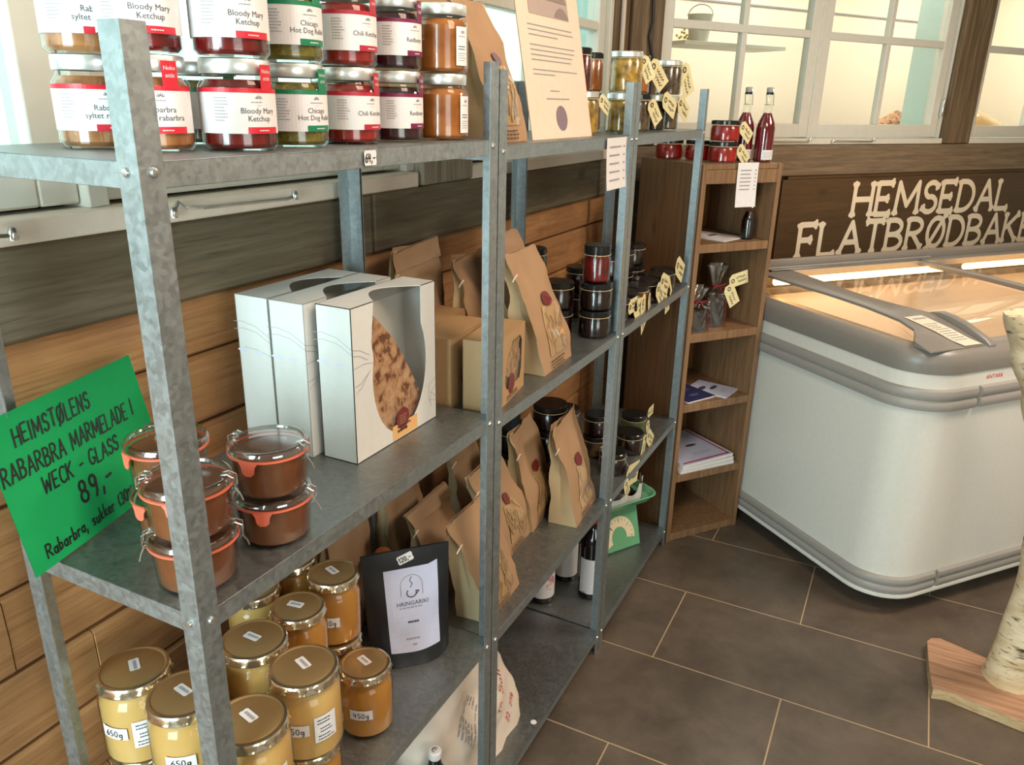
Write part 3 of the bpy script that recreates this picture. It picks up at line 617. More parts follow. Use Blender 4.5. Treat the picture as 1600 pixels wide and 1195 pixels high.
def lz(y):      # height of the curved lid over the depth
    P = [(0, .975), (.03, .983), (.06, .989), (.12, 1.010), (.21, 1.034), (.35, 1.045), (.54, 1.051), (.84, 1.055), (.99, 1.055)]
    for (a, za), (b, zb) in zip(P[:-1], P[1:]):
        if a <= y <= b: return za + (zb - za) * (y - a) / (b - a)
    return P[-1][1]
def lid_strip(mb, ys, xo, xi, mat, th=.028):
    vs_ = []; fs_ = []; th0 = th
    for y in ys:
        th = max(.004, min(th0, (lz(y) - .978))) if y < .14 else .012 if th0 > .02 else th0
        z = lz(y); vs_ += [(xo(y), y, z - th), (xo(y), y, z - .004), (xo(y) + .006, y, z), (xi(y) - .006, y, z), (xi(y), y, z - .004), (xi(y), y, z - th)]
    for i in range(len(ys) - 1):
        for j in range(6): a = i * 6 + j; b_ = i * 6 + (j + 1) % 6; fs_.append((a, b_, b_ + 6, a + 6))
    fs_ += [tuple(range(6)), tuple((len(ys) - 1) * 6 + j for j in range(6))]; mb.add(vs_, fs_, mat)
def interp(P):
    def g(y):
        for (a, xa), (b, xb) in zip(P[:-1], P[1:]):
            if y <= b: return xa + (xb - xa) * max(0, (y - a)) / (b - a)
        return P[-1][1]
    return g
ys = [.02, .05, .09, .12, .15, .21, .28, .36, .45, .55, .65, .75, .84, .93]
m_ = MB(); lid_strip(m_, ys, interp([(0, .03), (.09, .034), (.15, .096), (.5, .095), (1, .075)]), interp([(0, .275), (.12, .285), (.22, .285), (.32, .225), (.5, .20), (.93, .25), (1, .25)]), FRGREY); m_.build('lid_frame', t)
m_ = MB(); lid_strip(m_, ys, lambda y: .965, lambda y: 1.0, FRGREY, .02); m_.build('lid_divider', t)
m_ = MB(); m_.box((1.16, .935, 1.040), (2.2, .09, .03), FRGREY); m_.box((.62, .912, 1.056), (.95, .02, .006), STEEL); m_.box((.62, .94, 1.058), (.95, .012, .008), FRRAIL); m_.box((1.16, .965, .99), (2.2, .02, .2), FRGREY); m_.build('rear_rim', t, bevel=.003)
# triangular side glass
m_ = MB(); m_.sheet(lambda u, v: (.045 + .050 * v, .10 + (.15 - .10) * v * (1 - u) + .82 * u, .984 + (lz(.10 + .82 * u) - .012 - .984) * v), 12, 2, PANE); m_.build('side_glass', t, smooth=0)
for a, c in ((.25, .966), (1.0, 2.15)):
    m_ = MB(); m_.sheet(lambda u, v: (max(a + (c - a) * u, 0 if v < .36 else 0) - (.12 * (1 - u) * min(1, max(0, (v - .2) * 4)) if a < .5 else 0), .03 + .9 * v, lz(.03 + .9 * v) - .014), 2, 14, PANE); m_.build('lid_glass', t)
# curved handle
m_ = MB(); hp = [(.012, .004), (.03, .014), (.06, .022), (.11, .026), (.16, .024), (.2, .018), (.235, .004)]
vs_ = []
for y, h in hp:
    z = lz(y) - .002; x = .300 - .10 * max(0, y - .02); vs_ += [(x - .016, y, z - .004), (x - .016, y, z + h * .8), (x - .010, y, z + h), (x + .006, y, z + h), (x + .014, y, z + h * .8), (x + .014, y, z - .004)]
m_.add(vs_, [(i * 6 + j, i * 6 + (j + 1) % 6, (i + 1) * 6 + (j + 1) % 6, (i + 1) * 6 + j) for i in range(len(hp) - 1) for j in range(6)] + [tuple(range(6)), tuple(len(vs_) - 6 + j for j in range(6))], FRGREY); m_.build('lid_handle', t)
m_ = MB(); m_.tube([(.11, .84, 1.025), (1.06, .84, 1.025)], .014, TUBE, 12); m_.tube([(1.2, .84, 1.025), (2.1, .84, 1.025)], .014, TUBE, 12); m_.build('lamp_tube', t)
m_ = MB(); flat_text(m_, 'ANTARKTIS' if 0 else 'ANTØRIK' if 0 else 'ANTÜRK' if 0 else 'ANTARK', .325, .868, .021, RED, lambda a, b: (a, -.0008, b), 1.0); m_.build('maker_name', t, smooth=0, fix=False)
# light inside the freezer comes from its tube (lamp with the tube)
for xx in (.58, 1.65):
    l = bpy.data.lights.new('freezer_tube_light', 'AREA'); l.shape = 'RECTANGLE'; l.size = .9; l.size_y = .03; l.energy = 1.5; l.color = (1, .43, .12); o = bpy.data.objects.new('freezer_tube_light', l); COL.objects.link(o); o.parent = t; o.location = (xx, .83, 1.0); o.rotation_euler = (math.radians(-30), 0, 0)
# freezer contents
FOODW = plain('frozen_pack_white', srgb(232, 214, 190), rough=.5); FOODR = plain('frozen_pack_red', srgb(190, 80, 50), rough=.5)
def freezer_pack(x, y, z, sx, sy, rz, mat, label):
    m = MB(); n1 = 10
    def fn(u, v):
        a, b_ = u * 2 - 1, v * 2 - 1; h = (1 - a ** 4) * (1 - b_ ** 4); return (a * sx, b_ * sy, .035 * h + .006 * noise.noise(Vector((a * 3, b_ * 3, x * 9))))
    m.sheet(fn, n1, n1, mat); m.sheet(lambda u, v: ((u * 2 - 1) * sx, (v * 2 - 1) * sy, -.001), 1, 1, mat); o = m.build('frozen_pack')
    L_ = Matrix.Translation((.80, 2.11, 0)) @ Matrix.Rotation(FA, 4, 'Z') @ Vector((x, y, z)); tag(o, label, 'food pack', loc=L_, rz=FA + rz, group='frozen packs in the freezer'); return o
freezer_pack(.33, .30, .602, .14, .10, .2, FOODW, 'white frozen pack under the lit glass nearest the front corner'); freezer_pack(.62, .33, .602, .12, .09, -.1, FOODR, 'reddish frozen pack in the middle of the freezer'); freezer_pack(.40, .62, .602, .15, .11, .1, FOODW, 'white frozen pack under the lamp tube of the freezer'); freezer_pack(.85, .6, .602, .12, .1, .3, FOODW, 'white frozen pack right of the reddish one in the freezer')
m_ = MB()
for k in range(12): m_.tube([(.12 + k * .07, .12, .595), (.12 + k * .07, .85, .595)], .003, STEEL, 5)
for k in range(5): m_.tube([(.1, .14 + k * .17, .59), (.95, .14 + k * .17, .59)], .003, STEEL, 5)
o = m_.build('wire_basket', t)
# paper list on the corner plate of the lid
m_ = MB()
def lf(a, b):       # a across, b down the slope
    c, s_ = math.cos(.45), math.sin(.45); x = .10 + a * c - b * s_ * -1 * 0; y = .235 - b; x = .155 + a + b * .35; return (x, y, lz(max(.0, y)) + .0025)
m_.sheet(lambda u, v: lf(-.045 + .08 * u, .02 + .19 * v), 4, 14, PAPERW)
def lf2(a, b): p = lf(a, b); return (p[0], p[1], p[2] + .0008)
for k in range(5): flat_rect(m_, -.03 + k * .012, .035, -.022 + k * .012, .045, GREYINK, lf2)
for k in range(9): flat_rect(m_, -.035, .075 + k * .012, -.035 + random.uniform(.045, .062), .079 + k * .012, GREYINK, lf2)
o = m_.build('paper_list', t, fix=False)
o['label'] = 'cream paper notice'

# ================================================================== pine bookcase, angled in the corner
BA = math.radians(52.5); BX = Vector((.005, 2.268, 0)); BWd, BDp, BH = .362, .38, 1.498
t = thing('corner_bookcase', 'narrow brown pine bookcase standing between metal shelving and freezer', 'bookcase', BX, BA)
MBk = Matrix.Translation(BX) @ Matrix.Rotation(BA, 4, 'Z')
for x in (.0095, BWd - .0095): MB().box((x, BDp / 2, BH / 2), (.019, BDp, BH), CASEWOOD).build('side_panel', t, bevel=.0015)
MB().box((BWd / 2, BDp - .006, BH / 2), (BWd - .04, .008, BH - .01), CASEIN).build('back_panel', t)
MB().box((BWd / 2, BDp / 2 - .0, BH - .009), (BWd - .039, BDp - .012, .018), CASEWOOD).build('top_panel', t, bevel=.001)
MB().box((BWd / 2, .010, BH - .043), (BWd - .039, .018, .048), CASEWOOD).build('top_rail', t, bevel=.0015)
BS = [1.218, .880, .597, .297, .032]
for z in BS: MB().box((BWd / 2, BDp / 2 - .004, z - .0155), (BWd - .039, BDp - .014, .031), CASEWOOD).build('shelf', t, bevel=.0015)

# ================================================================== galvanised shelving units
PW = .030
BOLTMESH = MB().lathe([(.0052, 0), (.0052, .0012), (.004, .003), (.0015, .0036), (0, .0036)], BOLT, seg=12).mesh('bolt')
def shelf_unit(y0, ztop, zs, label, ends=()):
    t = thing('metal_shelving_unit', label, 'shelving unit', (0, y0, 0), 0, 'galvanised shelving units'); Wd, D = .75, .338
    for sx in (0, -D):
        for sy in (0, Wd):
            m = MB(); dx = -1 if sx == 0 else 1; dy = 1 if sy == 0 else -1; th = .0016
            m.prism([(0, 0), (dx * PW, 0), (dx * PW, dy * th), (dx * th, dy * th), (dx * th, dy * PW), (0, dy * PW)], 0.0, ztop, GALV)
            o = m.build('post', t, smooth=20); o.location = (sx, sy, 0)
    for z in zs:
        m = MB(); x0, x1, ya, yb = -D + .002, -.002, .002, Wd - .002
        m.box(((x0 + x1) / 2, (ya + yb) / 2, z - .001), (x1 - x0, yb - ya, .002), SHELF)
        for cx, cy, sx, sy in ((x1 - .0008, Wd / 2, .0016, yb - ya), (x0 + .0008, Wd / 2, .0016, yb - ya), ((x0 + x1) / 2, ya + .0008, x1 - x0, .0016), ((x0 + x1) / 2, yb - .0008, x1 - x0, .0016)):
            m.box((cx, cy, z - .0135), (sx, sy, .027), GALV)
            # rolled inner return
        m.box((x1 - .006, Wd / 2, z - .0265), (.01, yb - ya, .0014), GALV)
        m.build('shelf_tray', t, bevel=.0012)
        for sx in (0, -D):
            for sy in (0, Wd):
                zc = z - .0105
                for axis in (0, 1):
                    if axis == 1 and (sx != 0 or sy not in ends): continue
                    if axis == 0 and sx != 0: continue
                    R = Matrix.Rotation(PI / 2, 4, 'Y') if axis == 0 else Matrix.Rotation(PI / 2 if sy == 0 else -PI / 2, 4, 'X')
                    c = Vector((sx, sy + (.0175 if sy == 0 else -.0175), zc)) if axis == 0 else Vector((sx - .0175, sy, zc))
                    o = bpy.data.objects.new('bolt', BOLTMESH); COL.objects.link(o); o.parent = t; o.matrix_local = Matrix.Translation(c) @ R
    return t
shelf_unit(0, 1.7534, (1.6255, 1.095, .558, .088), 'nearest galvanised shelving unit, with the preserve jars on its top shelf', (0,))
shelf_unit(.7545, 1.7418, (1.614, 1.083, .552, .072), 'middle galvanised shelving unit, with the leaning notice on its top shelf')
shelf_unit(1.509, 1.7428, (1.614, 1.083, .552, .073), 'farthest galvanised shelving unit, beside the pine bookcase', (.75,))
Z1 = (1.6257, 1.0952, .5582, .0882); Z2 = (1.6142, 1.0832, .5522, .0722); Z3 = (1.6142, 1.0832, .5522, .0732)

# ================================================================== birch pole stand
t = thing('birch_pole_stand', 'birch trunk post on a rough plank foot, at the right edge', 'post stand', (1.19, 1.945, 0))
m_ = MB(); out = [(-.228, .082), (-.215, .108), (-.19, .12), (.5, -.09), (.45, -.27), (-.17, -.155), (-.21, -.165), (-.215, -.13), (-.222, -.05)]
m_.prism(out, 0, .034, BOARDW, edge=RAWEDGE); m_.build('foot_board', t, bevel=.002)
m_ = MB(); cs = [(0, 0, .034, .068), (.004, .003, .2, .063), (.010, .004, .4, .06), (-.005, -.01, .6, .06), (-.05, -.03, .8, .06), (-.10, -.05, .95, .062), (-.15, -.07, 1.08, .064), (-.185, -.085, 1.19, .066)]
vs_ = []; S = 40
for k in range(57):
    q = k / 56 * (len(cs) - 1); i = min(int(q), len(cs) - 2); f_ = q - i; a, b_ = cs[i], cs[i + 1]; c = [a[j] + (b_[j] - a[j]) * (f_ * f_ * (3 - 2 * f_) if j < 2 else f_) for j in range(4)]
    for s_ in range(S):
        an = 2 * PI * s_ / S; nn = noise.noise(Vector((math.cos(an) * 1.2, math.sin(an) * 1.2, c[2] * 5))); n2 = noise.noise(Vector((math.cos(an) * 6, math.sin(an) * 6, c[2] * 30)))
        r = c[3] * (1 + .10 * nn + .03 * n2) * (1.06 if k == 0 else 1); vs_.append((c[0] + r * math.cos(an), c[1] + r * math.sin(an), c[2] + (.012 * nn if k == 56 else 0)))
m_.add(vs_, [(k * S + i, k * S + (i + 1) % S, (k + 1) * S + (i + 1) % S, (k + 1) * S + i) for k in range(56) for i in range(S)] + [tuple(56 * S + i for i in range(S))], BIRCH); m_.build('trunk', t, smooth=60)

# ================================================================== jars
def cyl(R, rot=0, z0=0): return lambda a, b: (R * math.cos(a / R + rot), R * math.sin(a / R + rot), z0 + b)
def rad(d): return math.radians(d)
def preserve_jar(name, food_mat, col, title, tab=True, plainlab=False):
    t = thing(name, '', 'jar'); R_ = .0445
    MB().lathe([(.0, .003), (.038, .003), (.0425, .008), (.0425, .072), (.036, .081)], food_mat, cap1=True).build('contents', t)
    MB().lathe([(.0, 0), (.039, 0), (R_, .006), (R_, .074), (.040, .081), (.0375, .085), (.0375, .09)], JGLASS, seg=40).build('glass', t)
    MB().lathe([(.0, .1045), (.038, .1045), (.0405, .1035), (.0412, .102), (.0412, .088), (.0405, .087), (.038, .087)], LIDS, seg=48).build('lid', t)
    m = MB(); f0 = cyl(R_ + .0004); f1 = cyl(R_ + .0007); f2 = cyl(R_ + .001)
    if plainlab:
        flat_rect(m, -.003, .012, .024, .07, PAPER, f0, 6); flat_rect(m, .007, .060, .015, .064, GREYINK, f1, 2); bars(m, .001, .02, .055, 1, .01, .0012, GREYINK, f1)
        bars(m, .001, .020, .04, 2, .004, .0014, DGREY, f1); bars(m, .001, .02, .03, 4, .0035, .001, GREYINK, f1)
    else:
        flat_rect(m, -.100, .0205, .052, .069, PAPER, f0, 34); flat_rect(m, -.100, .0665, .052, .0715, col, f1, 34)
        flat_rect(m, -.010, .0205, .035, .028, col, f1, 10); bars(m, .004, .022, .0235, 1, .01, .0012, PAPER, f2)
        # small arched emblem, wordmark and two-line title
        for k in range(5):
            a_ = PI * (k + .5) / 5; ribbon(m, [(.006 + .0018 * math.cos(a_), .0598 + .0014 * math.sin(a_)), (.006 + .0045 * math.cos(a_), .0598 + .0038 * math.sin(a_))], .0008, DGREY, f1)
        bars(m, -.004, .018, .0555, 1, .01, .0011, GREYINK, f1); bars(m, .003, .01, .052, 1, .01, .001, LGREY, f1)
        ln = title.split('/')
        for i, s_ in enumerate(ln): flat_text(m, s_, .006, (.0435 if len(ln) > 1 else .040) - i * .0088, .0090, DGREY, f1)
        bars(m, -.048, -.030, .060, 8, .0036, .001, GREYINK, f1, random, 2)
    m.build('front_label', t, smooth=0, fix=False)
    if tab and not plainlab:
        m = MB(); f3 = cyl(R_ + .0012); m.sheet(lambda u, v: f3(.010 + .019 * u, .068 + .030 * v), 6, 4, col)
        for i, s_ in enumerate(('Noko', 'attåt')): flat_text(m, s_, .0195, .0885 - i * .0078, .0062, PAPER, cyl(R_ + .0016))
        m.build('lid_seal', t, smooth=0, fix=False)
    return t
J = {k: Maker(preserve_jar('preserve_jar', *a)) for k, a in dict(
    rhub=(RHUB, RED, 'Rabarbra/syltet rabarbra'), bloody=(BLOODY, RED, 'Bloody Mary/Ketchup'), hot=(RELISH, GREEN, 'Chicago/Hot Dog Relish'),
    chili=(CHILI, CRIM, 'Chili Ketchup'), beet=(BEET, PURP, 'Rødbeter')).items()}
J['amber'] = Maker(preserve_jar('preserve_jar', AMBER, RED, '', False, True))
G1 = 'preserve jars on the top shelf'
JH = .1046
for kind, x, y, r0, r1, lo, hi in (
    ('rhub', -.222, .128, -26, -22, 'brown rhubarb preserve jar with red-edged label, lower one left of the near post', 'brown rhubarb preserve jar on top, leftmost beyond the near post'),
    ('rhub', -.132, .134, -34, -30, 'brown rhubarb jar in the lower row, half hidden right of the near post', None),
    ('bloody', -.078, .215, -20, -24, 'Bloody Mary ketchup jar with red label, standing on the shelf', 'Bloody Mary ketchup jar with red label, upper one beside the green-labelled relish'),
    ('hot', -.088, .325, -14, -16, 'green-labelled Hot Dog relish jar standing on the shelf edge', 'green-labelled Hot Dog relish jar stacked on another'),
    ('chili', -.085, .440, -12, -14, 'chili ketchup jar with crimson label, lower of the pair', 'chili ketchup jar with crimson label, upper of the pair'),
    ('beet', -.082, .552, -10, -13, 'dark beetroot jar with purple-edged label, lower of the pair', 'dark beetroot jar with purple-edged label, upper of the pair'),
    ('amber', -.062, .662, -12, -22, 'orange preserve jar with narrow white label, standing by the middle post', 'orange preserve jar with narrow white label, topmost by the middle post')):
    J[kind].put((x, y, Z1[0]), rad(r0), lo, G1)
    if hi: J[kind].put((x + .002, y - .004, Z1[0] + JH), rad(r1), hi, G1)
J['bloody'].put((-.132, .131, Z1[0] + JH), rad(-30), 'Bloody Mary ketchup jar stacked on the rhubarb jar beside the near post', G1)
J['hot'].put((-.205, .285, Z1[0]), rad(-25), 'green-labelled relish jar in the back row, glimpsed left of the Bloody Mary jars', G1)
J['beet'].put((-.200, .560, Z1[0]), rad(-20), 'dark beetroot jar in the back row behind the chili ketchup', G1)
J['beet'].put((-.200, .558, Z1[0] + JH), rad(-20), 'dark beetroot jar in the back row, stacked on its twin', G1)
# price note on the shelf edge
def price_sticker_mesh(mb, w, h, txt, fn, mat=PAPER, ink=INK, hand=True):
    o = [(-w / 2, -h / 2 + h * .2), (-w / 2 + w * .06, -h / 2), (w / 2 - w * .06, -h / 2), (w / 2, -h / 2 + h * .2), (w / 2 - w * .03, 0), (w / 2, h / 2 - h * .2), (w / 2 - w * .06, h / 2), (-w / 2 + w * .06, h / 2), (-w / 2, h / 2 - h * .2), (-w / 2 + w * .03, 0)]
    mb.add([fn(a, b, 0) for a, b in o], [tuple(range(10))], mat)
    f2 = lambda a, b: fn(a, b, 1)
    if hand: strokes(mb, txt, -twidth(txt, h * .55) / 2, -h * .27, h * .55, h * .09, ink, f2)
    else: bars(mb, -w * .32, w * .42, -h * .12, 1, .01, h * .3, GREYINK, f2)
m = MB(); price_sticker_mesh(m, .028, .02, '64,-', lambda a, b, k: (.0012 + .0004 * k, .372 + a, 1.612 + b)); o = m.build('price_sticker', smooth=0, fix=False); tag(o, 'white price sticker reading 64 on the top shelf edge', 'sticker')

# jars in swing-clip glasses (rhubarb marmalade)
def clip_jar():
    t = thing('marmalade_jar', '', 'jar')
    MB().lathe([(0, .004), (.044, .004), (.0475, .010), (.050, .052), (.050, .058)], JAM, seg=40, cap1=True).build('contents', t)
    MB().lathe([(0, 0), (.0455, 0), (.049, .004), (.0525, .056), (.0535, .060)], JGLASS, seg=40).build('glass', t)
    MB().lathe([(.0535, .0592), (.0560, .0598), (.0560, .0618), (.0535, .0625)], RUBBER, seg=40).build('rubber_ring', t)
    m = MB(); ro = .0563
    out = [(-.014, 0), (.014, 0), (.010, -.006), (.0085, -.015), (.004, -.019), (-.004, -.019), (-.0085, -.015), (-.010, -.006)]
    fn = cyl(ro, rad(-62), .061); m.add([fn(a, b) for a, b in out], [tuple(range(8))], RUBBER); fn = cyl(ro + .0012, rad(-62), .061); m.add([fn(a, b) for a, b in out], [tuple(range(8))], RUBBER); m.build('ring_tongue', t, fix=False)
    LG = thin_glass('lid_glass', (.80, .82, .80), .10, .26)
    MB().lathe([(.053, .0632), (.0562, .0645), (.0562, .069), (.054, .0725), (.0505, .0738), (.048, .0735), (.0465, .0705), (0, .0705)], LG, seg=48).build('lid', t)
    for az in (25, 205):
        m = MB(); f = lambda r, z, da: ((r) * math.cos(rad(az + da)), r * math.sin(rad(az + da)), z)
        for da in (-6, 6): m.tube([f(.045, .0745, da), f(.052, .0765, da), f(.060, .072, da), f(.0605, .058, da), f(.056, .0545, da)], .0011, STEEL, 6)
        m.tube([f(.0605, .060, -6), f(.0605, .060, 6)], .0011, STEEL, 6); m.tube([f(.058, .056, 0), f(.064, .044, 3), f(.066, .036, 4)], .0012, STEEL, 6)
        m.sheet(lambda u, v: f(.044 + .008 * v, .0752 + .001 * v, -8 + 16 * u), 2, 2, STEEL); m.build('wire_clip', t)
    return t
K = Maker(clip_jar()); G2 = 'rhubarb marmalade glasses on the middle shelf'; ph = .0742
for x, y, n, rz, names in ((-.063, .200, 2, 0, ('lower marmalade glass right of the near post, under its twin', 'upper marmalade glass right of the near post, its orange tongue facing front')),
                           (-.072, .066, 2, 18, ('lower marmalade glass behind the near post, orange tongue hanging left', 'upper marmalade glass behind the near post')),
                           (-.192, .138, 2, -30, ('lower marmalade glass at the back, near the green card', 'upper marmalade glass at the back, in front of the green card'))):
    for k in range(n): K.put((x, y, Z1[1] + k * ph), rad(rz - k * 14 + (0 if k else 0)), names[k], G2)

# honey jars
def honey_jar(R_, h, food_mat, weight):
    t = thing('honey_jar', '', 'jar'); rl = R_ - .002
    MB().lathe([(0, .003), (R_ - .009, .003), (R_ - .002, .010), (R_ - .002, h - .040), (R_ - .008, h - .028), (R_ - .009, h - .022)], food_mat, seg=40, cap1=True).build('contents', t)
    MB().lathe([(0, 0), (R_ - .008, 0), (R_ - .001, .005), (R_, .010), (R_, h - .041), (R_ - .003, h - .034), (R_ - .0075, h - .028), (R_ - .008, h - .014)], JGLASS, seg=40).build('glass', t)
    m = MB(); S_ = 72
    rows = [(rl + .001, h - .016, 1), (rl + .0015, h - .014, 1), (rl, h - .010, .3), (rl, h - .004, 0), (rl - .002, h - .001, 0), (rl - .006, h, 0)]
    vs_ = [((r + .0012 * q * math.sin(12 * 2 * PI * i / S_)) * math.cos(2 * PI * i / S_), (r + .0012 * q * math.sin(12 * 2 * PI * i / S_)) * math.sin(2 * PI * i / S_), z + .0012 * q * math.sin(12 * 2 * PI * i / S_)) for r, z, q in rows for i in range(S_)]
    m.add(vs_, [(k * S_ + i, k * S_ + (i + 1) % S_, (k + 1) * S_ + (i + 1) % S_, (k + 1) * S_ + i) for k in range(5) for i in range(S_)], GOLDRIM)
    m.lathe([(rl - .006, h), (rl - .009, h - .0012), (rl - .011, h - .0004), (0, h - .0004)], GOLD, seg=48); m.build('lid', t)
    m = MB(); price_sticker_mesh(m, .030, .0155, '', lambda a, b, k: (a * .94 + b * .34 - .004, -a * .34 + b * .94 + .004, h + .0004 + .0004 * k), hand=False); m.build('price_sticker', t, smooth=0, fix=False)
    m = MB(); f0 = cyl(R_ + .0004, rad(-66)); f1 = cyl(R_ + .0008, rad(-66)); zc = h * .42 if weight == '450g' else h * .45
    flat_rect(m, -.023, zc - .009, .021, zc + .012, PAPER, f0, 6); strokes(m, weight, -.015, zc - .004, .0105, .0013, INK, f1, sx=1.1, gap=.16); m.build('weight_label', t, smooth=0, fix=False)
    if weight == '650g':
        m = MB(); f0 = cyl(R_ + .0004, rad(-18)); f1 = cyl(R_ + .0008, rad(-18)); flat_rect(m, -.019, zc - .026, .019, zc + .022, PAPER, f0, 6); bars(m, -.014, .016, zc + .014, 2, .006, .0022, DGREY, f1); bars(m, -.010, .012, zc - .002, 2, .006, .002, DGREY, f1); bars(m, -.014, .014, zc - .016, 2, .006, .002, DGREY, f1); m.build('front_label', t, smooth=0, fix=False)
    return t
HB = Maker(honey_jar(.0565, .147, HONEYL, '650g')); HS = Maker(honey_jar(.050, .140, HONEYD, '450g')); HP = Maker(honey_jar(.050, .140, HONEYL, '450g'))
G3 = 'honey jars on the lower shelf'
for x, y, up, rz, lab in ((-.285, .095, 'B', -12, 'pale honey jar with 650g label, backmost left of the near post, beside the plank wall'), (-.172, .093, 'B', 12, 'pale honey jar with 650g label, directly left of the near post'),
    (-.048, .100, 'B', 8, 'pale honey jar cut by the lower edge, just right of the near post'), (-.056, .224, 'B', 0, 'large pale honey jar with printed white label, front of the pile'),
    (-.172, .236, 'B', 20, 'large pale honey jar with brown-gold lid behind the near post'), (-.176, .346, 'S', 30, 'amber honey jar in the middle of the pile, behind the large pale one'),
    (-.288, .352, 'P', 10, 'pale honey jar half hidden under the middle shelf edge'), (-.190, .460, 'S', 2, 'tall-standing amber honey jar with 450g label beside the black pouch'), (-.295, .462, 'S', 20, 'amber honey jar at the back, lid just under the middle shelf')):
    if x > -.0 : pass
    HS.put((x, y, Z1[2]), rad(rz + 40), 'amber honey jar underneath the ' + ' '.join(lab.split()[:11]).rstrip(','), G3)
    {'B': HB, 'S': HS, 'P': HP}[up].put((x, y, Z1[2] + .1405), rad(rz), lab, G3)
HS.put((-.090, .418, Z1[2]), rad(2), 'amber honey jar with 450g label standing alone on the shelf by the pouch', G3)

# tags tied to jars
def add_tag(parent, p, rx, ry, rz, s=1.0, length=.06, wd=.034, word='', tie=None):
    """a card tag hanging at p (local), with a thread to tie"""
    m = MB(); M_ = Matrix.Translation(p) @ Matrix.Rotation(rz, 4, 'Z') @ Matrix.Rotation(ry, 4, 'Y') @ Matrix.Rotation(rx, 4, 'X')
    L_, w_ = length * s, wd * s; o = [(0, -w_ * .25), (w_ * .28, -w_ / 2), (L_, -w_ / 2), (L_, w_ / 2), (w_ * .28, w_ / 2), (0, w_ * .25)]
    vs_ = [(0, a, b) for a, b in o] + [(.0008, a, b) for a, b in o]
    m.add(vs_, [(0, 1, 2, 3, 4, 5), (11, 10, 9, 8, 7, 6)] + [(i, (i + 1) % 6, (i + 1) % 6 + 6, i + 6) for i in range(6)], TAGM, M_)
    fn = lambda a, b: tuple(M_ @ Vector((.0014, a, b)))
    rr = [(w_ * .32 + w_ * .13 * math.cos(k * PI / 6), w_ * .13 * math.sin(k * PI / 6)) for k in range(13)]; ribbon(m, rr, w_ * .07, DARKBROWN, fn)
    rnd = random.Random(int(abs(p[0] + p[1] * 3) * 9999))
    for k in range(2):
        x = w_ * .65 + (k * w_ * .15); y0 = w_ * (.14 - .3 * k)
        pts = []; 
        for i in range(14): pts.append((x + i * L_ * .035, y0 + w_ * .09 * math.sin(i * 2.1 + rnd.random() * 2)))
        ribbon(m, pts, w_ * .035, INK, fn)
    o_ = m.build('name_tag', parent, smooth=0, fix=False)
    if tie:
        m2 = MB(); m2.tube([tie, (Vector(tie) + M_ @ Vector((w_ * .3, w_ * .3, 0))) / 2 + Vector((0, 0, -.004)), M_ @ Vector((0, w_ * .32, 0))], .0006, TWINE, 4); m2.build('tag_thread', parent)
    return o_
def plain_jar(name, R_, h, food_mat, lidm, lidh=.014, thread=False, neck=.004):
    t = thing(name, '', 'jar'); hb = h - lidh
    MB().lathe([(0, .003), (R_ - .006, .003), (R_ - .002, .008), (R_ - .002, hb - .014), (R_ - neck - .003, hb - .004)], food_mat, seg=32, cap1=True).build('contents', t)
    MB().lathe([(0, 0), (R_ - .005, 0), (R_, .006), (R_, hb - .012), (R_ - neck, hb - .002), (R_ - neck, hb + .004)], JGLASS, seg=32).build('glass', t)
    MB().lathe([(R_ - neck, hb), (R_ - neck + .003, hb), (R_ - neck + .003, h - .002), (R_ - neck + .001, h), (0, h)], lidm, seg=32).build('lid', t)
    if thread: MB().tube([((R_ - neck + .0035) * math.cos(a), (R_ - neck + .0035) * math.sin(a), hb - .003) for a in [2 * PI * i / 28 for i in range(28)]], .0009, TWINE, 4, closed=True).build('twine', t)
    return t
def single(fn_, loc, rz, label, group, tags=()):
    t = fn_; t.location = loc; t.rotation_euler = (0, 0, rz); t['label'] = label; t['group'] = group
    for a in tags: add_tag(t, *a[0], **a[1])
    return t
G4 = 'tagged pickle jars on the far top shelf'; HJ = .1035
def tg(p, rx=0, ry=0, rz=0, **k): return ((Vector(p), rad(rx), rad(ry), rad(rz)), k)
def pj(R_, food_mat, lidm, h=.103): return plain_jar('pickle_jar', R_, h, food_mat, lidm, thread=True)
z = Z2[0]
single(pj(.036, YELPICK, LIDS), (-.10, 1.40, z), 0, 'amber pickle jar with silver lid and tag, next to the leaning notice', G4, [tg((.037, .005, .088), -28, 0, -8, s=1.0, tie=(.036, -.012, .084))])
single(pj(.036, YELPICK, LIDS), (-.175, 1.452, z), 0, 'amber jar with silver lid behind the tagged one by the notice', G4)
single(pj(.036, BLOODY, BLACKLID), (-.145, 1.452, z + HJ), 0, 'dark red jar with black lid, upper row next to the leaning notice', G4)
single(pj(.044, YELPICK, LIDS), (-.075, 1.605, z), 0, 'yellow pickle jar with silver lid behind the far double post, lower', G4)
single(pj(.044, YELPICK, LIDS), (-.070, 1.610, z + HJ), 0, 'yellow pickle jar with wide silver lid above the far double post', G4, [tg((.030, .036, .092), -58, 0, -30, s=1.15, tie=(.042, .012, .086))])
single(pj(.036, AMBER, BLACKLID), (-.19, 1.655, z), 0, 'amber jar with black lid in the back of the far top shelf, lower', G4)
single(pj(.036, AMBER, BLACKLID), (-.19, 1.655, z + HJ), 0, 'amber jar with black lid left of the wide silver-lidded jar, upper', G4)
single(pj(.038, DKPICK, BLACKLID), (-.085, 1.775, z), 0, 'brown pickle jar with black lid right of the far double post, lower', G4, [tg((.039, -.01, .085), -52, 0, -20, s=1.25, tie=(.037, -.02, .088))])
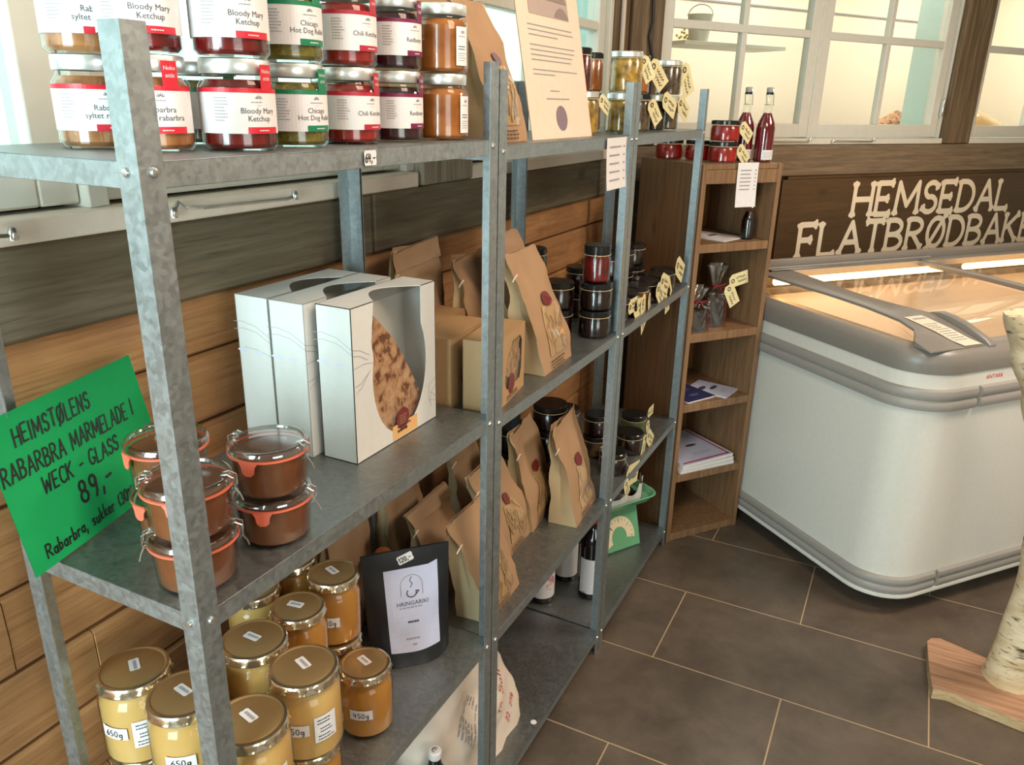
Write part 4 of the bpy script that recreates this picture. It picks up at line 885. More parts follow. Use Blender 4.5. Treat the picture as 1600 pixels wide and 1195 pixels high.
single(pj(.038, AMBER, BLACKLID), (-.10, 1.790, z + HJ), 0, 'orange jar with black lid and two tags, upper row of the far shelf', G4, [tg((.036, .012, .088), -48, 0, -26, s=1.5, tie=(.037, .0, .088))])
single(pj(.038, DARKJAM, LIDS), (-.075, 1.895, z), 0, 'dark jar with overlapping tags, middle of the far shelf', G4, [tg((.038, -.035, .096), -24, 0, -10, s=1.5, tie=(.037, -.02, .088)), tg((.034, .022, .092), -26, 0, -4, s=1.4)])
single(pj(.038, DKPICK, LIDS), (-.17, 1.94, z), 0, 'brown jar with silver lid at the back of the far shelf, lower', G4)
single(pj(.038, DKPICK, LIDS), (-.16, 1.945, z + HJ), 0, 'brown pickle jar with silver lid, second from the far end, upper', G4)
single(pj(.038, DKPICK, LIDS), (-.078, 2.045, z), 0, 'brown pickle jar with silver lid and wide tag, far end, lower', G4, [tg((.038, -.005, .09), -28, 0, -6, s=1.65, tie=(.037, -.02, .088))])
single(pj(.040, DKPICK, LIDS), (-.082, 2.055, z + HJ), 0, 'brown pickle jar with silver lid and long tag, far end, upper', G4, [tg((.034, .028, .094), -62, 0, -20, s=1.7, tie=(.037, .0, .088))])

# dark jars on the middle shelves
G5 = 'squat dark jam jars on the middle far shelves'
def dj(R_=.045, food_mat=DARKJAM, h=.075, th=True): return plain_jar('jam_jar', R_, h, food_mat, BLACKLID, .014, thread=th)
D1 = Maker(dj()); z = Z2[1]
for x, y, n, nm in ((-.150, 1.395, 2, 'front left stack of dark jam jars right of the tall bag'), (-.056, 1.440, 2, 'stack of dark jars under the red jar by the far post'), (-.25, 1.43, 3, 'back stack of dark jars beside the plank wall')):
    for k in range(n): D1.put((x, y, z + k * .0755), rad(30 * k), ('bottom jar of the ' if k == 0 else 'top jar of the ' if k == n - 1 else 'middle jar of the ') + nm, G5)
single(plain_jar('chutney_jar', .037, .100, BLOODY, BLACKLID, .022, thread=True), (-.058, 1.440, z + .1512), 0, 'bright red chutney jar with black lid on top of the dark jam jars', 'chutney jar')
z = Z3[1]; G6 = 'tagged dark jars on the far middle shelf'
spots = [(-.060, 1.605), (-.060, 1.70), (-.060, 1.80), (-.060, 1.90), (-.060, 2.0), (-.060, 2.10)]
tagsets = [[tg((.046, .0, .046), 0, 0, 0, s=1.30)], [tg((.046, -.04, .030), -4, 0, 0, s=1.695, tie=(.045, -.03, .058)), tg((.047, .035, .055), -66, 0, 6, s=2.08)], [tg((.05, -.01, .05), -60, 0, 10, s=1.30)], [tg((.05, -.03, .06), -40, 0, 0, s=1.56), tg((.048, .01, .045), -30, 0, 0, s=1.56), tg((.052, -.0, .075), -20, 0, 0, s=1.69)], [tg((.05, -.02, .062), -50, 0, 0, s=1.43), tg((.05, .0, .03), -80, 0, 0, s=1.43)], [tg((.047, -.01, .098), -28, 0, 0, s=1.95, tie=(.044, -.02, .06))]]
names6 = ['tagged dark jar directly right of the far double post', 'dark jar with a wide tag hanging over the shelf edge', 'amber-brown jar beside the hanging narrow tag', 'dark jar behind the thick cluster of tags', 'dark jar right of the tag cluster', 'dark jar with the highest tag, last on the far middle shelf']
for i, ((x, y), tt, nm) in enumerate(zip(spots, tagsets, names6)): single(dj(food_mat=(JAM if i == 2 else DARKJAM)), (x, y, z), 0, nm, G6, tt)
for i, y in enumerate((1.62, 1.74, 1.86, 1.98, 2.10)):
    for k in range(2): D1.put((-.175, y, z + k * .0755), 0, ('lower' if k == 0 else 'upper') + ' back-row dark jar, far middle shelf, ' + ('first by the double post', 'second from the double post', 'third from the double post', 'fourth from the double post', 'last, by the bookcase')[i], G5)
m = MB(); m.box((0, 0, 0), (.05, .02, .002), TAGM); o = m.build('paper_slip'); tag(o, 'small pale slip of paper lying on the dark jars, far middle shelf', 'paper', loc=(-.175, 1.74, z + .153), rz=.4)
# lower far shelf jars
z = Z2[2]; G7 = 'dark jars on the lower far shelves'; D2 = Maker(plain_jar('jam_jar', .052, .076, DARKJAM, BLACKLID, .016, thread=True))
for k in range(4): D2.put((-.178, 1.442, z + k * .0765), rad(20 * k), ('lowest', 'second', 'third', 'topmost')[k] + ' large black jar of the tower behind the paper bags', G7)
for k in range(3): D2.put((-.283, 1.400, z + k * .0765), rad(20 * k), ('lowest', 'middle', 'topmost')[k] + ' large black jar against the wall behind the paper bags', G7)
z = Z3[2]
for k in range(3): D1.put((-.20, 1.62, z + k * .0755), 0, ('lowest', 'middle', 'topmost')[k] + ' dark jar behind the far double post on the lower shelf', G7)
single(plain_jar('herb_jar', .047, .076, plain('olive_relish', srgb(74, 84, 44), rough=.3), BLACKLID, .016, thread=True), (-.105, 2.045, z), 0, 'olive green relish jar with black lid on the lower far shelf', G7, [tg((.042, .03, .07), 0, 0, 0, s=1.1), tg((.046, .02, .045), -70, 0, 0, s=1.1)])
single(dj(.047), (-.063, 1.880, z), 0, 'dark jar with white sticker on its lid, front of the lower far shelf', G7, [tg((.046, .03, .06), -110, 0, 0, s=1.2), tg((.05, .035, .062), -40, 0, 0, s=1.5)])
single(dj(.045, DKPICK), (-.16, 1.80, z), 0, 'brown jar with tags behind the far double post, lower shelf', G7, [tg((.046, -.03, .06), -80, 0, 0, s=1.2), tg((.046, -.06, .062), -100, 0, 0, s=1.2)])
D1.put((-.16, 1.80, z + .0755), 0, 'dark jar standing on the brown tagged jar, lower far shelf', G7)
single(dj(.045), (-.060, 1.70, z), 0, 'dark jar with two pale tags hanging below the shelf edge', G7, [tg((.056, -.02, -.002), -12, 0, 0, s=2.2, tie=(.046, -.01, .055)), tg((.058, -.03, -.01), -60, 0, 0, s=1.25)])

# ================================================================== kraft paper bags
def kraft_bag(name, w_, d_, h_, lean=(0, 0), seed=0, side=.0, window=True, fold=True, front=KRAFT, slant=0.0, label='', cat='bag', twist=0):
    """local: front faces +x, width along y"""
    t = thing(name, label, cat, group='kraft paper bags on the shelves'); NU, NV = 12, 18
    def half(tt): return max(.0035, d_ / 2 * (1 - tt ** 1.25) ** .8 if tt < 1 else .0035)
    def P(side_, u, tt, off=0):
        dd = half(tt); hw = w_ / 2 * (1 + .02 * math.sin(tt * 3)); z = tt * h_ + (slant * (u if side_ in 'fb' else .5) * tt ** 3)
        lx = lean[0] * tt ** 1.3; ly = lean[1] * tt ** 1.3
        gus = min(hw * .55, (d_ / 2 - dd) * 1.1)
        if side_ == 'f': x, y = dd, (u * 2 - 1) * hw
        elif side_ == 'r': x, y = dd * (1 - 2 * u), hw - gus * (1 - abs(2 * u - 1))
        elif side_ == 'b': x, y = -dd, (1 - u * 2) * hw
        else: x, y = -dd * (1 - 2 * u), -hw + gus * (1 - abs(2 * u - 1))
        if side_ == 'f': x += .012 * math.sin(PI * u) * math.sin(PI * min(1, tt * 1.2)) ** 1
        n_ = noise.noise(Vector((x * 14 + seed, y * 14, z * 14))); n3 = noise.noise(Vector((x * 40 + seed, y * 40, z * 34)))
        a = .010 * n_ * min(1, tt * 4) + .004 * n3 * min(1, tt * 4)
        x, y = x + lx + a, y + ly + a * .6; tw = twist * tt; x, y = x * math.cos(tw) - y * math.sin(tw), x * math.sin(tw) + y * math.cos(tw)
        return (x + off, y, max(.0003, z + .002 * n_))
    m = MB()
    for s_, mt in (('f', front), ('r', KRAFTL), ('b', front), ('l', KRAFTL)): m.sheet(lambda u, v, s_=s_: P(s_, u, v), NU if s_ in 'fb' else 8, NV, mt)
    m.sheet(lambda u, v: ((u - .5) * d_, (v - .5) * w_, .0003), 1, 1, KRAFTL); m.build('paper_body', t, smooth=28, fix=False)
    if fold and seed in (5, 13):
        m = MB(); t0 = .86
        m.sheet(lambda u, v: P('f', -.01 + 1.02 * u, 1 - (1 - t0) * v, .0018 + .0045 * v), NU, 4, front); m.sheet(lambda u, v: tuple(a * 1 + b * 0 for a, b in zip(P('f', -.01 + 1.02 * u, 1.0, .003 - .008 * v), (0, 0, 0))), NU, 1, front); m.build('folded_top', t, smooth=25, fix=False)
    if fold:
        m = MB(); e = P('f', 0, .86, .012); m.tube([e, (e[0], e[1] - .012, e[2] - .004), (e[0] - .004, e[1] - .016, e[2] - .014)], .0016, PAPERW, 5); m.build('tin_tie', t)
    if window:
        m = MB(); cy, cz = .52, .60
        m.add([P('f', cy + .095 * math.cos(k * PI / 10), cz + .095 * w_ / h_ * math.sin(k * PI / 10), .0045) for k in range(20)], [tuple(range(20))], STICKER if front != MAUVE else MAUVE)
        m.build('round_sticker', t, smooth=0, fix=False)
        m = MB(); rnd = random.Random(seed)
        def inside(u, v): uu = u * 2 - 1; return (.54 + .26 * uu * (1 - .35 * v ** 3), .13 + .42 * v)
        m.sheet(lambda u, v: P('f', *inside(u, v), .002), 6, 10, CORN)
        for k in range(18):
            a, b_ = rnd.uniform(.05, .9), rnd.uniform(.02, .7); pts = []
            for q in range(5): uu, vv = inside(min(1, max(0, a + .05 * math.sin(q + k))), min(1, b_ + q * .07)); pts.append(P('f', uu, vv, .0035))
            m.tube(pts, .0016, CORN if k % 3 else KRAFTL, 4)
        m.build('pasta', t, fix=False)
        m = MB(); m.sheet(lambda u, v: P('f', *inside(u, v), .0055 + .002 * noise.noise(Vector((u * 6, v * 12, seed)))), 8, 14, CELLO); m.build('clear_window', t, fix=False)
        m = MB()
        for k in range(3): bars(m, .25, .80, .085 - k * .028, 1, .1, .010, DARKBROWN, lambda a, b: P('f', a, b, .004))
        m.build('printed_text', t, smooth=0, fix=False)
    return t
def bag(loc, rz, label, *a, **k): t = kraft_bag('paper_bag', *a, label=label, **k); t.location = loc; t.rotation_euler = (0, 0, rz); return t
zA, zB = Z2[1], Z1[1]
bag((-.068, 1.140, zA), rad(3), 'tall kraft bag with clear pasta window, front bag on the middle shelf', .185, .075, .285, (-.05, -.06), 1)
bag((-.147, 1.165, zA), rad(4), 'kraft bag directly behind the tall one, orange light on its edge', .19, .06, .315, (-.03, -.06), 2, window=False)
bag((-.222, 1.100, zA), rad(4), 'kraft bag behind the small cartons, just left of the double post', .19, .06, .255, (-.02, -.02), 3, window=False, slant=.02)
bag((-.303, .975, zA), rad(3), 'kraft bag at the back, between the white cartons and the small brown cartons', .19, .05, .29, (-.01, -.04), 5, window=False, slant=.015)
zA, zB = Z2[2], Z1[2]
bag((-.078, .885, zA), rad(4), 'front kraft bag with pasta window on the lower shelf behind the double post', .18, .085, .275, (-.03, -.08), 11)
bag((-.155, 1.125, zA), rad(4), 'kraft bag with folded corner behind the front one, right of the double post', .18, .07, .29, (-.02, -.11), 12)
bag((-.215, .895, zA), rad(6), 'kraft bag with pale gusset standing behind the black pouch', .18, .065, .255, (-.02, -.05), 13, window=False)
bag((-.305, .640, zB), rad(3), 'kraft bag in the shade above the orange bottle stopper', .15, .05, .30, (-.01, .02), 14, window=False)
bag((-.305, .870, zA), rad(4), 'kraft bag against the plank wall, lower shelf', .17, .05, .32, (-.01, -.02), 15, window=False)
bag((-.072, 1.395, zA), rad(5), 'kraft bag with sticker and window, rightmost on the lower shelf', .195, .085, .285, (-.04, -.02), 21, slant=.025)
bag((-.168, 1.300, zA), rad(6), 'kraft bag with sticker leaning left beside the rightmost one', .175, .08, .295, (-.02, -.05), 22, slant=.015)
bag((-.270, 1.120, zA), rad(4), 'kraft bag in shade just right of the double post', .15, .06, .30, (-.02, -.0), 23, window=False)
# bags on the top shelf
z = Z2[0]
bag((-.235, .93, z), rad(0), 'large orange-brown kraft bag towering behind the orange preserve jars', .23, .09, .40, (-.03, -.04), 31, window=False)
bag((-.24, .655, Z1[0]), rad(0), 'kraft bag rising behind the beetroot jars', .14, .07, .30, (-.02, .0), 32, window=False)
t = bag((-.075, .895, z), rad(-6), 'small kraft bag with mauve oval sticker between middle post and notice', .115, .06, .25, (-.04, -.06), 33)
for ch in t.children:
    if ch.name.startswith('round_sticker'): ch.data.materials.clear(); ch.data.materials.append(MAUVE)

# small kraft cartons with pasta window
def kraft_carton(loc, rz, label):
    t = thing('kraft_carton', label, 'box', loc, rz, 'small kraft cartons'); w_, d_, h_ = .185, .075, .150
    m = MB(); hole = [(.028, .03), (.06, .03), (.07, .05), (.072, .115), (.055, .13), (.0, .13), (-.03, .10), (-.045, .05), (-.03, .03)]
    hole = [(x, y) for x, y in hole]; out = [(-w_ / 2, 0), (w_ / 2, 0), (w_ / 2, h_), (-w_ / 2, h_)]
    MF = Matrix(((0, 0, 1, d_ / 2 - .001), (1, 0, 0, 0), (0, 1, 0, 0), (0, 0, 0, 1)))
    m.prism(out, 0, .001, KRAFTBOX, [hole], MF)
    m.box((-d_ / 2, 0, h_ / 2), (.001, w_, h_), KRAFTBOX); m.box((0, -w_ / 2 + .0005, h_ / 2), (d_, .001, h_), KRAFTBOX); m.box((0, w_ / 2 - .0005, h_ / 2), (d_, .001, h_), KRAFTBOX); m.box((0, 0, .0008), (d_, w_, .001), KRAFTBOX)
    m.build('carton', t, smooth=0)
    m = MB(); m.box((0, 0, h_ + .0006), (d_ + .001, w_ + .001, .001), KRAFTBOX); m.box((0, -w_ / 2 - .0006, h_ - .006), (d_, .0008, .012), KRAFTBOX); m.build('lid_flap', t, smooth=0)
    m = MB(); rnd = random.Random(3)
    m.sheet(lambda u, v: (d_ / 2 - .008, -.05 + .125 * u, .02 + .115 * v), 1, 1, CORN)
    for k in range(30):
        y, z_ = rnd.uniform(-.04, .07), rnd.uniform(.03, .11); m.tube([(d_ / 2 - .006, y, z_), (d_ / 2 - .004, y + rnd.uniform(-.01, .01), z_ + .012), (d_ / 2 - .006, y + rnd.uniform(-.015, .015), z_ + .024)], .0018, CORN, 4)
    m.build('pasta', t)
    m = MB(); m.add([tuple(MF @ Vector((x, y, .0005))) for x, y in hole], [tuple(range(len(hole)))], CELLO); m.build('clear_window', t, smooth=0)
    m = MB(); m.add([(d_ / 2 + .0006, .0 + .022 * math.cos(k * PI / 12), .036 + .022 * math.sin(k * PI / 12)) for k in range(24)], [tuple(range(24))], STICKER); m.build('round_sticker', t, smooth=0)
    m = MB(); bars(m, -.03, .06, .011, 2, .006, .003, DARKBROWN, lambda a, b: (d_ / 2 + .0006, a, b)); m.build('printed_text', t, smooth=0)
    return t
kraft_carton((-.066, .8755, Z2[1]), rad(9), 'front small kraft carton half behind the double post')
kraft_carton((-.156, .8500, Z2[1]), rad(7), 'second small kraft carton, right behind the white flatbread cartons')
kraft_carton((-.240, .905, Z2[1]), rad(5), 'third small kraft carton at the back, only its top showing')

# ================================================================== white flatbread cartons
def ell(cx, cy, rx, ry, a0, a1, n): return [(cx + rx * math.cos(math.radians(a0 + (a1 - a0) * i / n)), cy + ry * math.sin(math.radians(a0 + (a1 - a0) * i / n))) for i in range(n + 1)]
def white_carton(loc, rz, label, tilt=0):
    t = thing('flatbread_carton', label, 'box', loc, rz, 'white flatbread cartons'); w_, d_, h_ = .253, .072, .275; th = .0012
    # front (faces +x): window reaches up over the top edge
    MF = Matrix(((0, 0, 1, -th), (1, 0, 0, 0), (0, 1, 0, 0), (0, 0, 0, 1)))
    win_ = [(.205, h_)] + ell(.135, .135, .085, .12, 45, -90, 14)[1:] + ell(.135, .135, .083, .12, -90, -200, 12)[1:] + [(.052, .205), (.062, h_)]
    out = [(0, 0), (w_, 0), (w_, h_), (.205, h_)] + win_[1:-1] + [(.062, h_), (0, h_)]
    m = MB(); m.prism(out, 0, th, WHITEBOX, M=MF)
    m.box((-d_ + .0006, w_ / 2, h_ / 2), (th, w_, h_), WHITEBOX); m.box((-d_ / 2, .0006, h_ / 2), (d_, th, h_), WHITEBOX); m.box((-d_ / 2, w_ - .0006, h_ / 2), (d_, th, h_), WHITEBOX); m.box((-d_ / 2, w_ / 2, .0006), (d_, w_, th), WHITEBOX)
    notch = [(0, .062)] + [(-.052 * math.sin(PI * (i / 12)), .062 + .143 * i / 12) for i in range(1, 12)] + [(0, .205)]
    m.prism([(0, 0), (0, .062)] + notch[1:-1] + [(0, .205), (0, w_), (-d_, w_), (-d_, 0)], h_ - th, h_, WHITEBOX); m.build('carton', t, smooth=0)
    # printed grass stems
    m = MB(); fx = lambda a, b: (.0004, a, b); fy = lambda a, b: (-a, -.0004, b)
    for (x0, y0), pts in (((0, 0), [(.0, .205), (.02, .200), (.045, .186)]), ((0, 0), [(.0, .195), (.02, .19), (.04, .178)]), ((0, 0), [(0, .172), (.03, .174), (.052, .170)]), ((0, 0), [(.0, .14), (.02, .142), (.042, .155)]), ((0, 0), [(.005, .128), (.02, .134), (.045, .158)])): ribbon(m, pts, .0008, GREYINK, fx)
    for pts in ([(.235, .03), (.225, .05), (.228, .075), (.252, .085)], [(.23, .04), (.238, .06), (.253, .07)], [(.228, .045), (.24, .04), (.253, .036)], [(.232, .06), (.245, .05), (.253, .045)]): ribbon(m, pts, .0007, GREYINK, fx)
    for pts in ([(.0, .205), (.03, .222), (.06, .228), (.08, .226)], [(.0, .196), (.03, .212), (.06, .216), (.08, .212)], [(.0, .172), (.03, .180), (.06, .182)], [(.0, .14), (.02, .137)]): ribbon(m, pts, .0008, GREYINK, fy)
    for cx, rx in ((.062, .013), (.028, .009)): m.add([fy(cx + rx * math.cos(k * PI / 8), .176 + .0035 * math.sin(k * PI / 8)) for k in range(16)], [tuple(range(16))], LGREY)
    m.build('grass_print', t, smooth=0, fix=False)
    # flatbread: a folded half round
    m = MB(); S_ = 26
    def br(k):
        def f(u, v):
            a = math.radians(-100 + 190 * u) if 0 else 0
            y = .006 + .212 * u; top = .268 - (max(0, (u - .12)) ** 1.5) * .25
            bot = .012 + .03 * (2 * u - 1) ** 2; z_ = bot + (top - bot) * v
            return (-.008 - .010 * k + .005 * noise.noise(Vector((y * 16, z_ * 16, k))) - .01 * abs(u - .5), y, z_)
        return f
    m.sheet(br(0), 22, 22, BREAD); m.sheet(br(1.6), 22, 22, BREAD); m.build('flatbread', t, fix=False)
    m = MB(); m.add([(-.0006, a, b) for a, b in win_], [tuple(range(len(win_)))], CELLO); m.add([(a, b, h_ - .0006) for a, b in notch], [tuple(range(len(notch)))], CELLO); m.build('clear_window', t, smooth=0, fix=False)
    m = MB(); m.add([(.0008, .138 + .020 * math.cos(k * PI / 12), .038 + .021 * math.sin(k * PI / 12)) for k in range(24)], [tuple(range(24))], STICKER)
    bars(m, .127, .15, .044, 4, .005, .0015, KRAFT, lambda a, b: (.0012, a, b)); m.build('round_sticker', t, smooth=0, fix=False)
    m = MB(); flat_rect(m, .105, .003, .185, .031, ORLAB, fx); bars(m, .12, .165, .023, 1, .01, .003, DARKBROWN, lambda a, b: (.0009, a, b)); bars(m, .12, .165, .014, 1, .01, .005, DARKBROWN, lambda a, b: (.0009, a, b)); m.build('price_label', t, smooth=0, fix=False)
    return t
white_carton((-.099, .437, Z1[1]), rad(0), 'front white flatbread carton with pear-shaped window and maroon sticker')
white_carton((-.183, .421, Z1[1]), rad(1), 'middle one of the three white flatbread cartons')
white_carton((-.260, .421, Z1[1]), rad(.6), 'rearmost white flatbread carton, nearest the plank wall')

# ================================================================== green price card
P0 = Vector((-.248, -.038, 1.097)); ux = Vector((-.29, .955, 0)).normalized() * .297; uy = Vector((-.048, -.005, .196)).normalized() * .21
un = ux.cross(uy).normalized()
if un.x < 0: un = -un
def card(a, b, k=0): return tuple(P0 + ux * (a / .297) + uy * (b / .21) + un * (.0006 * k + .004 * math.sin(PI * a / .297)))
m = MB(); m.sheet(lambda u, v: card(.297 * u, .21 * v), 10, 2, GREENP); m.sheet(lambda u, v: card(.297 * u, .21 * v, -1), 10, 2, GREENP); o = m.build('price_card', smooth=0, fix=False)
tag(o, 'green handwritten price card for rhubarb marmalade leaning at the left end', 'sign')
m = MB(); fc = lambda a, b: card(a, b, 1)
strokes(m, 'HEIMSTØLENS', .040, .166, .023, .0029, INK, fc, sx=.70, gap=.13, slant=.12, jitter=.06)
strokes(m, 'RABARBRA MARMELADE I', .004, .124, .0235, .0028, INK, fc, sx=.68, gap=.11, slant=.12, jitter=.06)
strokes(m, 'WECK - GLASS', .056, .090, .0215, .0028, INK, fc, sx=.76, gap=.13, slant=.15, jitter=.05)
strokes(m, '89,-', .108, .050, .030, .0042, INK, fc, sx=1.0, gap=.16, slant=.05)
strokes(m, 'Rabarbra, sukker (30%)', .026, .013, .0175, .0025, INK, fc, sx=.84, gap=.10, slant=.1, jitter=.06)
o2 = m.build('handwriting', o, smooth=0, fix=False)

# ================================================================== black pouch
t = thing('coffee_pouch', 'matt black stand-up pouch with lavender label, in front on the lower shelf', 'pouch', (-.130, .622, Z1[2]), rad(-42))
def pq(s_, u, v):
    w_ = .168 + .020 * v; d_ = .075 * (1 - v ** .8) + .004; hh = .250 * v; y = (u * 2 - 1) * w_ / 2; e = 1 - abs(u * 2 - 1) ** 3
    x = s_ * (d_ / 2 * (.25 + .75 * e)) - .02 * v; z_ = hh + (.012 * (1 - e) * (1 - v) if v < .2 else 0)
    x += .004 * noise.noise(Vector((y * 20, z_ * 18, s_ * 3))) * (1 - v * .5); return (x, y, max(.0005, z_))
m = MB(); m.sheet(lambda u, v: pq(1, u, v), 20, 22, POUCH); m.sheet(lambda u, v: pq(-1, u, v), 20, 22, POUCH)
m.sheet(lambda u, v: tuple(Vector(pq(1, u, 0)).lerp(Vector(pq(-1, u, 0)), v)), 20, 2, POUCH); m.sheet(lambda u, v: tuple(Vector(pq(1, v * 0 + 0, u)).lerp(Vector(pq(-1, 0, u)), v)), 22, 2, POUCH); m.sheet(lambda u, v: tuple(Vector(pq(1, 1, u)).lerp(Vector(pq(-1, 1, u)), v)), 22, 2, POUCH); m.build('pouch_body', t, fix=False)
m = MB(); m.sheet(lambda u, v: tuple(Vector(pq(1, u, .90 + .095 * v)) + Vector((.0012, 0, 0))), 20, 2, POUCH); m.build('seal_band', t, fix=False)
def pl(a, b, k=0): q = Vector(pq(1, .5 + a / .178, b / .250)); return (q.x + .0012 + .0006 * k, q.y, q.z)
m = MB(); m.sheet(lambda u, v: pl(-.048 + .112 * u, .030 + .180 * v), 10, 16, LAVLAB); m.sheet(lambda u, v: pl(.03 + .034 * u, .205 + .012 * v * u), 3, 1, LAVLAB)
f = lambda a, b: pl(a, b, 1)
ribbon(m, [(-.016, .152)] + ell(.007, .172, .023, .022, 180, 0, 10) + [(.03, .150)], .0012, GREYINK, f)
ribbon(m, ell(.006, .156, .010, .009, 140, 380, 12) + [(.022, .158), (.014, .15)], .0022, DGREY, f); ribbon(m, [(.004, .168), (.009, .175), (.004, .182), (.008, .19)], .0014, DGREY, f)
flat_text(m, 'HRINGARIKI', .007, .130, .0125, DGREY, f, 1.0); bars(m, -.022, .038, .124, 1, .01, .0024, GREYINK, f); bars(m, -.006, .02, .092, 1, .01, .0044, DGREY, f); bars(m, -.02, .036, .074, 2, .006, .0016, LGREY, f); bars(m, -.012, .032, .056, 1, .01, .0036, GREYINK, f); bars(m, .0, .014, .044, 1, .01, .003, GREYINK, f); m.build('front_label', t, smooth=0, fix=False)
m = MB(); price_sticker_mesh(m, .034, .019, '120,-', lambda a, b, k: pl(-.002 + a * .93 - b * .3, .232 + a * .3 + b * .93, 2 + k)); m.build('price_sticker', t, smooth=0, fix=False)
# dark bottle with round orange stopper behind the pouch
t = thing('stoppered_bottle', 'dark bottle with a round orange-brown stopper behind the black pouch', 'bottle', (-.243, .690, Z1[2]))
MB().lathe([(0, 0), (.032, 0), (.034, .006), (.034, .09), (.026, .112), (.014, .126), (.013, .146)], WINE, cap1=True).build('glass_body', t)
MB().lathe([(.012, .140), (.013, .150), (.019, .156), (.023, .166), (.022, .178), (.015, .187), (0, .190)], CORK).build('stopper', t)

# ================================================================== bottom shelves
t = thing('flour_sack', 'crumpled white paper sack with red handwriting, bottom shelf behind the double post', 'sack', (-.165, .915, Z2[3]), rad(0))
def sk(u, v):
    a = u * 2 * PI; c, s_ = math.cos(a), math.sin(a); sg = lambda q, e: math.copysign(abs(q) ** e, q)
    w_ = .19 * (1 + .18 * math.sin(PI * min(1, v * 1.1)) - .30 * v ** 3); d_ = .115 * (1 - .72 * v ** 1.6); x, y, z_ = d_ * sg(c, .6), w_ * sg(s_, .7), .335 * v
    y += -.13 * v; x += -.02 * v; n_ = noise.noise(Vector((x * 9, y * 9, z_ * 11))); n2 = noise.noise(Vector((x * 28, y * 28, z_ * 30))); q = .022 * n_ + .008 * n2
    z_ += .05 * (s_ < 0) * 0 + (.0 if v < .9 else .01 * n_); return (x + q * c, y + q * s_, max(.001, z_))
m = MB(); m.sheet(sk, 48, 26, SACK); m.add([sk(i / 48, 1) for i in range(48)], [tuple(range(48))], SACK); m.build('sack_body', t, smooth=40, fix=False)
m = MB()
def sf(a, b): # front surface, a along y, b height
    best = None
    v = b / .335; y = a
    lo, hi = -.25, .25
    for _ in range(24):
        mid = (lo + hi) / 2; q = sk(mid % 1, v)
        if q[1] < y: lo = mid
        else: hi = mid
    q = sk(lo % 1, v); return (q[0] + .0025, y, q[2])
sfr = lambda a, b: sf(a * .82 - b * .57 - .02, b * .82 + a * .57 + .09)
for t_, h_, w__, f_ in (('10 Soll', .034, .003, lambda a, b: sf(.02 + a * .55 - b * .45, .10 + a * .7 + b * .5)), ('85', .034, .0028, lambda a, b: sf(.10 + a, .22 + b)), ('22. 25g', .022, .0026, lambda a, b: sf(.06 + a * .62 - b * .3, .04 + a * .6 + b * .6))):
    m = MB(); strokes(m, t_, 0, 0, h_, w__, REDINK, f_); m.build('red_handwriting', t, smooth=0, fix=False)
m = MB(); bars(m, -.12, .0, .0, 6, .013, .0042, GREYINK, lambda a, b: sf(-.075 + a * .7 - b * .45, .235 + a * .62 + b * .75)); m.build('printed_text', t, smooth=0, fix=False)
t = thing('crown_cap_bottle', 'dark bottle with white cap standing low at the bottom edge', 'bottle', (-.082, .640, Z1[3]), 0)
MB().lathe([(0, 0), (.030, 0), (.032, .005), (.032, .12), (.026, .15), (.0145, .175), (.0135, .195)], WINE, cap1=True).build('glass_body', t)
m = MB(); m.lathe([(.0145, .190), (.0155, .192), (.0155, .208), (.013, .211), (0, .211)], PAPER, seg=24); ribbon(m, [(.006 * math.cos(a), .0065 * math.sin(a)) for a in [rad(60 + 30 * k) for k in range(9)]], .0018, INK, lambda a, b: (a, b, .2114)); ribbon(m, [(-.006, 0), (.004, .001)], .0018, INK, lambda a, b: (a, b, .2116)); m.build('cap', t, fix=False)
bag((-.20, .545, Z1[3]), rad(20), 'grey-brown paper bag low behind the white-capped bottle', .16, .08, .22, (-.02, .0), 41, window=False)
m = MB(); m.lathe([(0, 0), (.0085, 0), (.0085, .0006), (0, .0006)], PAPER, seg=20); o = m.build('round_sticker'); tag(o, 'small round white sticker on the bottom shelf tray, middle unit', 'sticker', loc=(-.018, 1.045, Z2[3] + .0004))
# wine bottles
def wine(loc, rz, label, art):
    t = thing('wine_bottle', label, 'bottle', loc, rz, 'dark bottles on the far bottom shelf')
    MB().lathe([(0, .003), (.034, 0), (.0435, .004), (.0435, .20), (.040, .222), (.024, .255), (.0155, .275), (.015, .33)], WINE, seg=32, cap1=True).build('glass_body', t)
    MB().lathe([(.0156, .282), (.0165, .284), (.0162, .338), (0, .338)], CRIM if art else BLACKLID, seg=24).build('foil', t)
    m = MB(); f0 = cyl(.0440); f1 = cyl(.0444); f2 = cyl(.0447); m.sheet(lambda u, v: f0(-.064 + .128 * u, .022 + .135 * v), 20, 1, PAPER); bars(m, -.05, -.03, .026, 2, .004, .002, DGREY, f1)
    if art:
        rnd = random.Random(5)
        for k in range(26):
            cx, cy = .018 + rnd.gauss(0, .009), .095 + rnd.gauss(0, .02); r = rnd.uniform(.003, .007); m.add([f1(cx + r * math.cos(q * PI / 5), cy + r * math.sin(q * PI / 5)) if k % 2 else f2(cx + r * math.cos(q * PI / 5), cy + r * math.sin(q * PI / 5)) for q in range(10)], [tuple(range(10))], PINK if k % 3 else SALMON)
    m.build('front_label', t, smooth=0, fix=False)
wine((-.245, 1.585, Z3[3]), rad(-50), 'dark bottle with pink flower label, leftmost on the far bottom shelf', True)
wine((-.225, 1.745, Z3[3]), rad(-75), 'dark bottle with plain white label, behind the other two', False)
wine((-.105, 1.690, Z3[3]), rad(-48), 'dark bottle with white and salmon label, right behind the far double post', True)
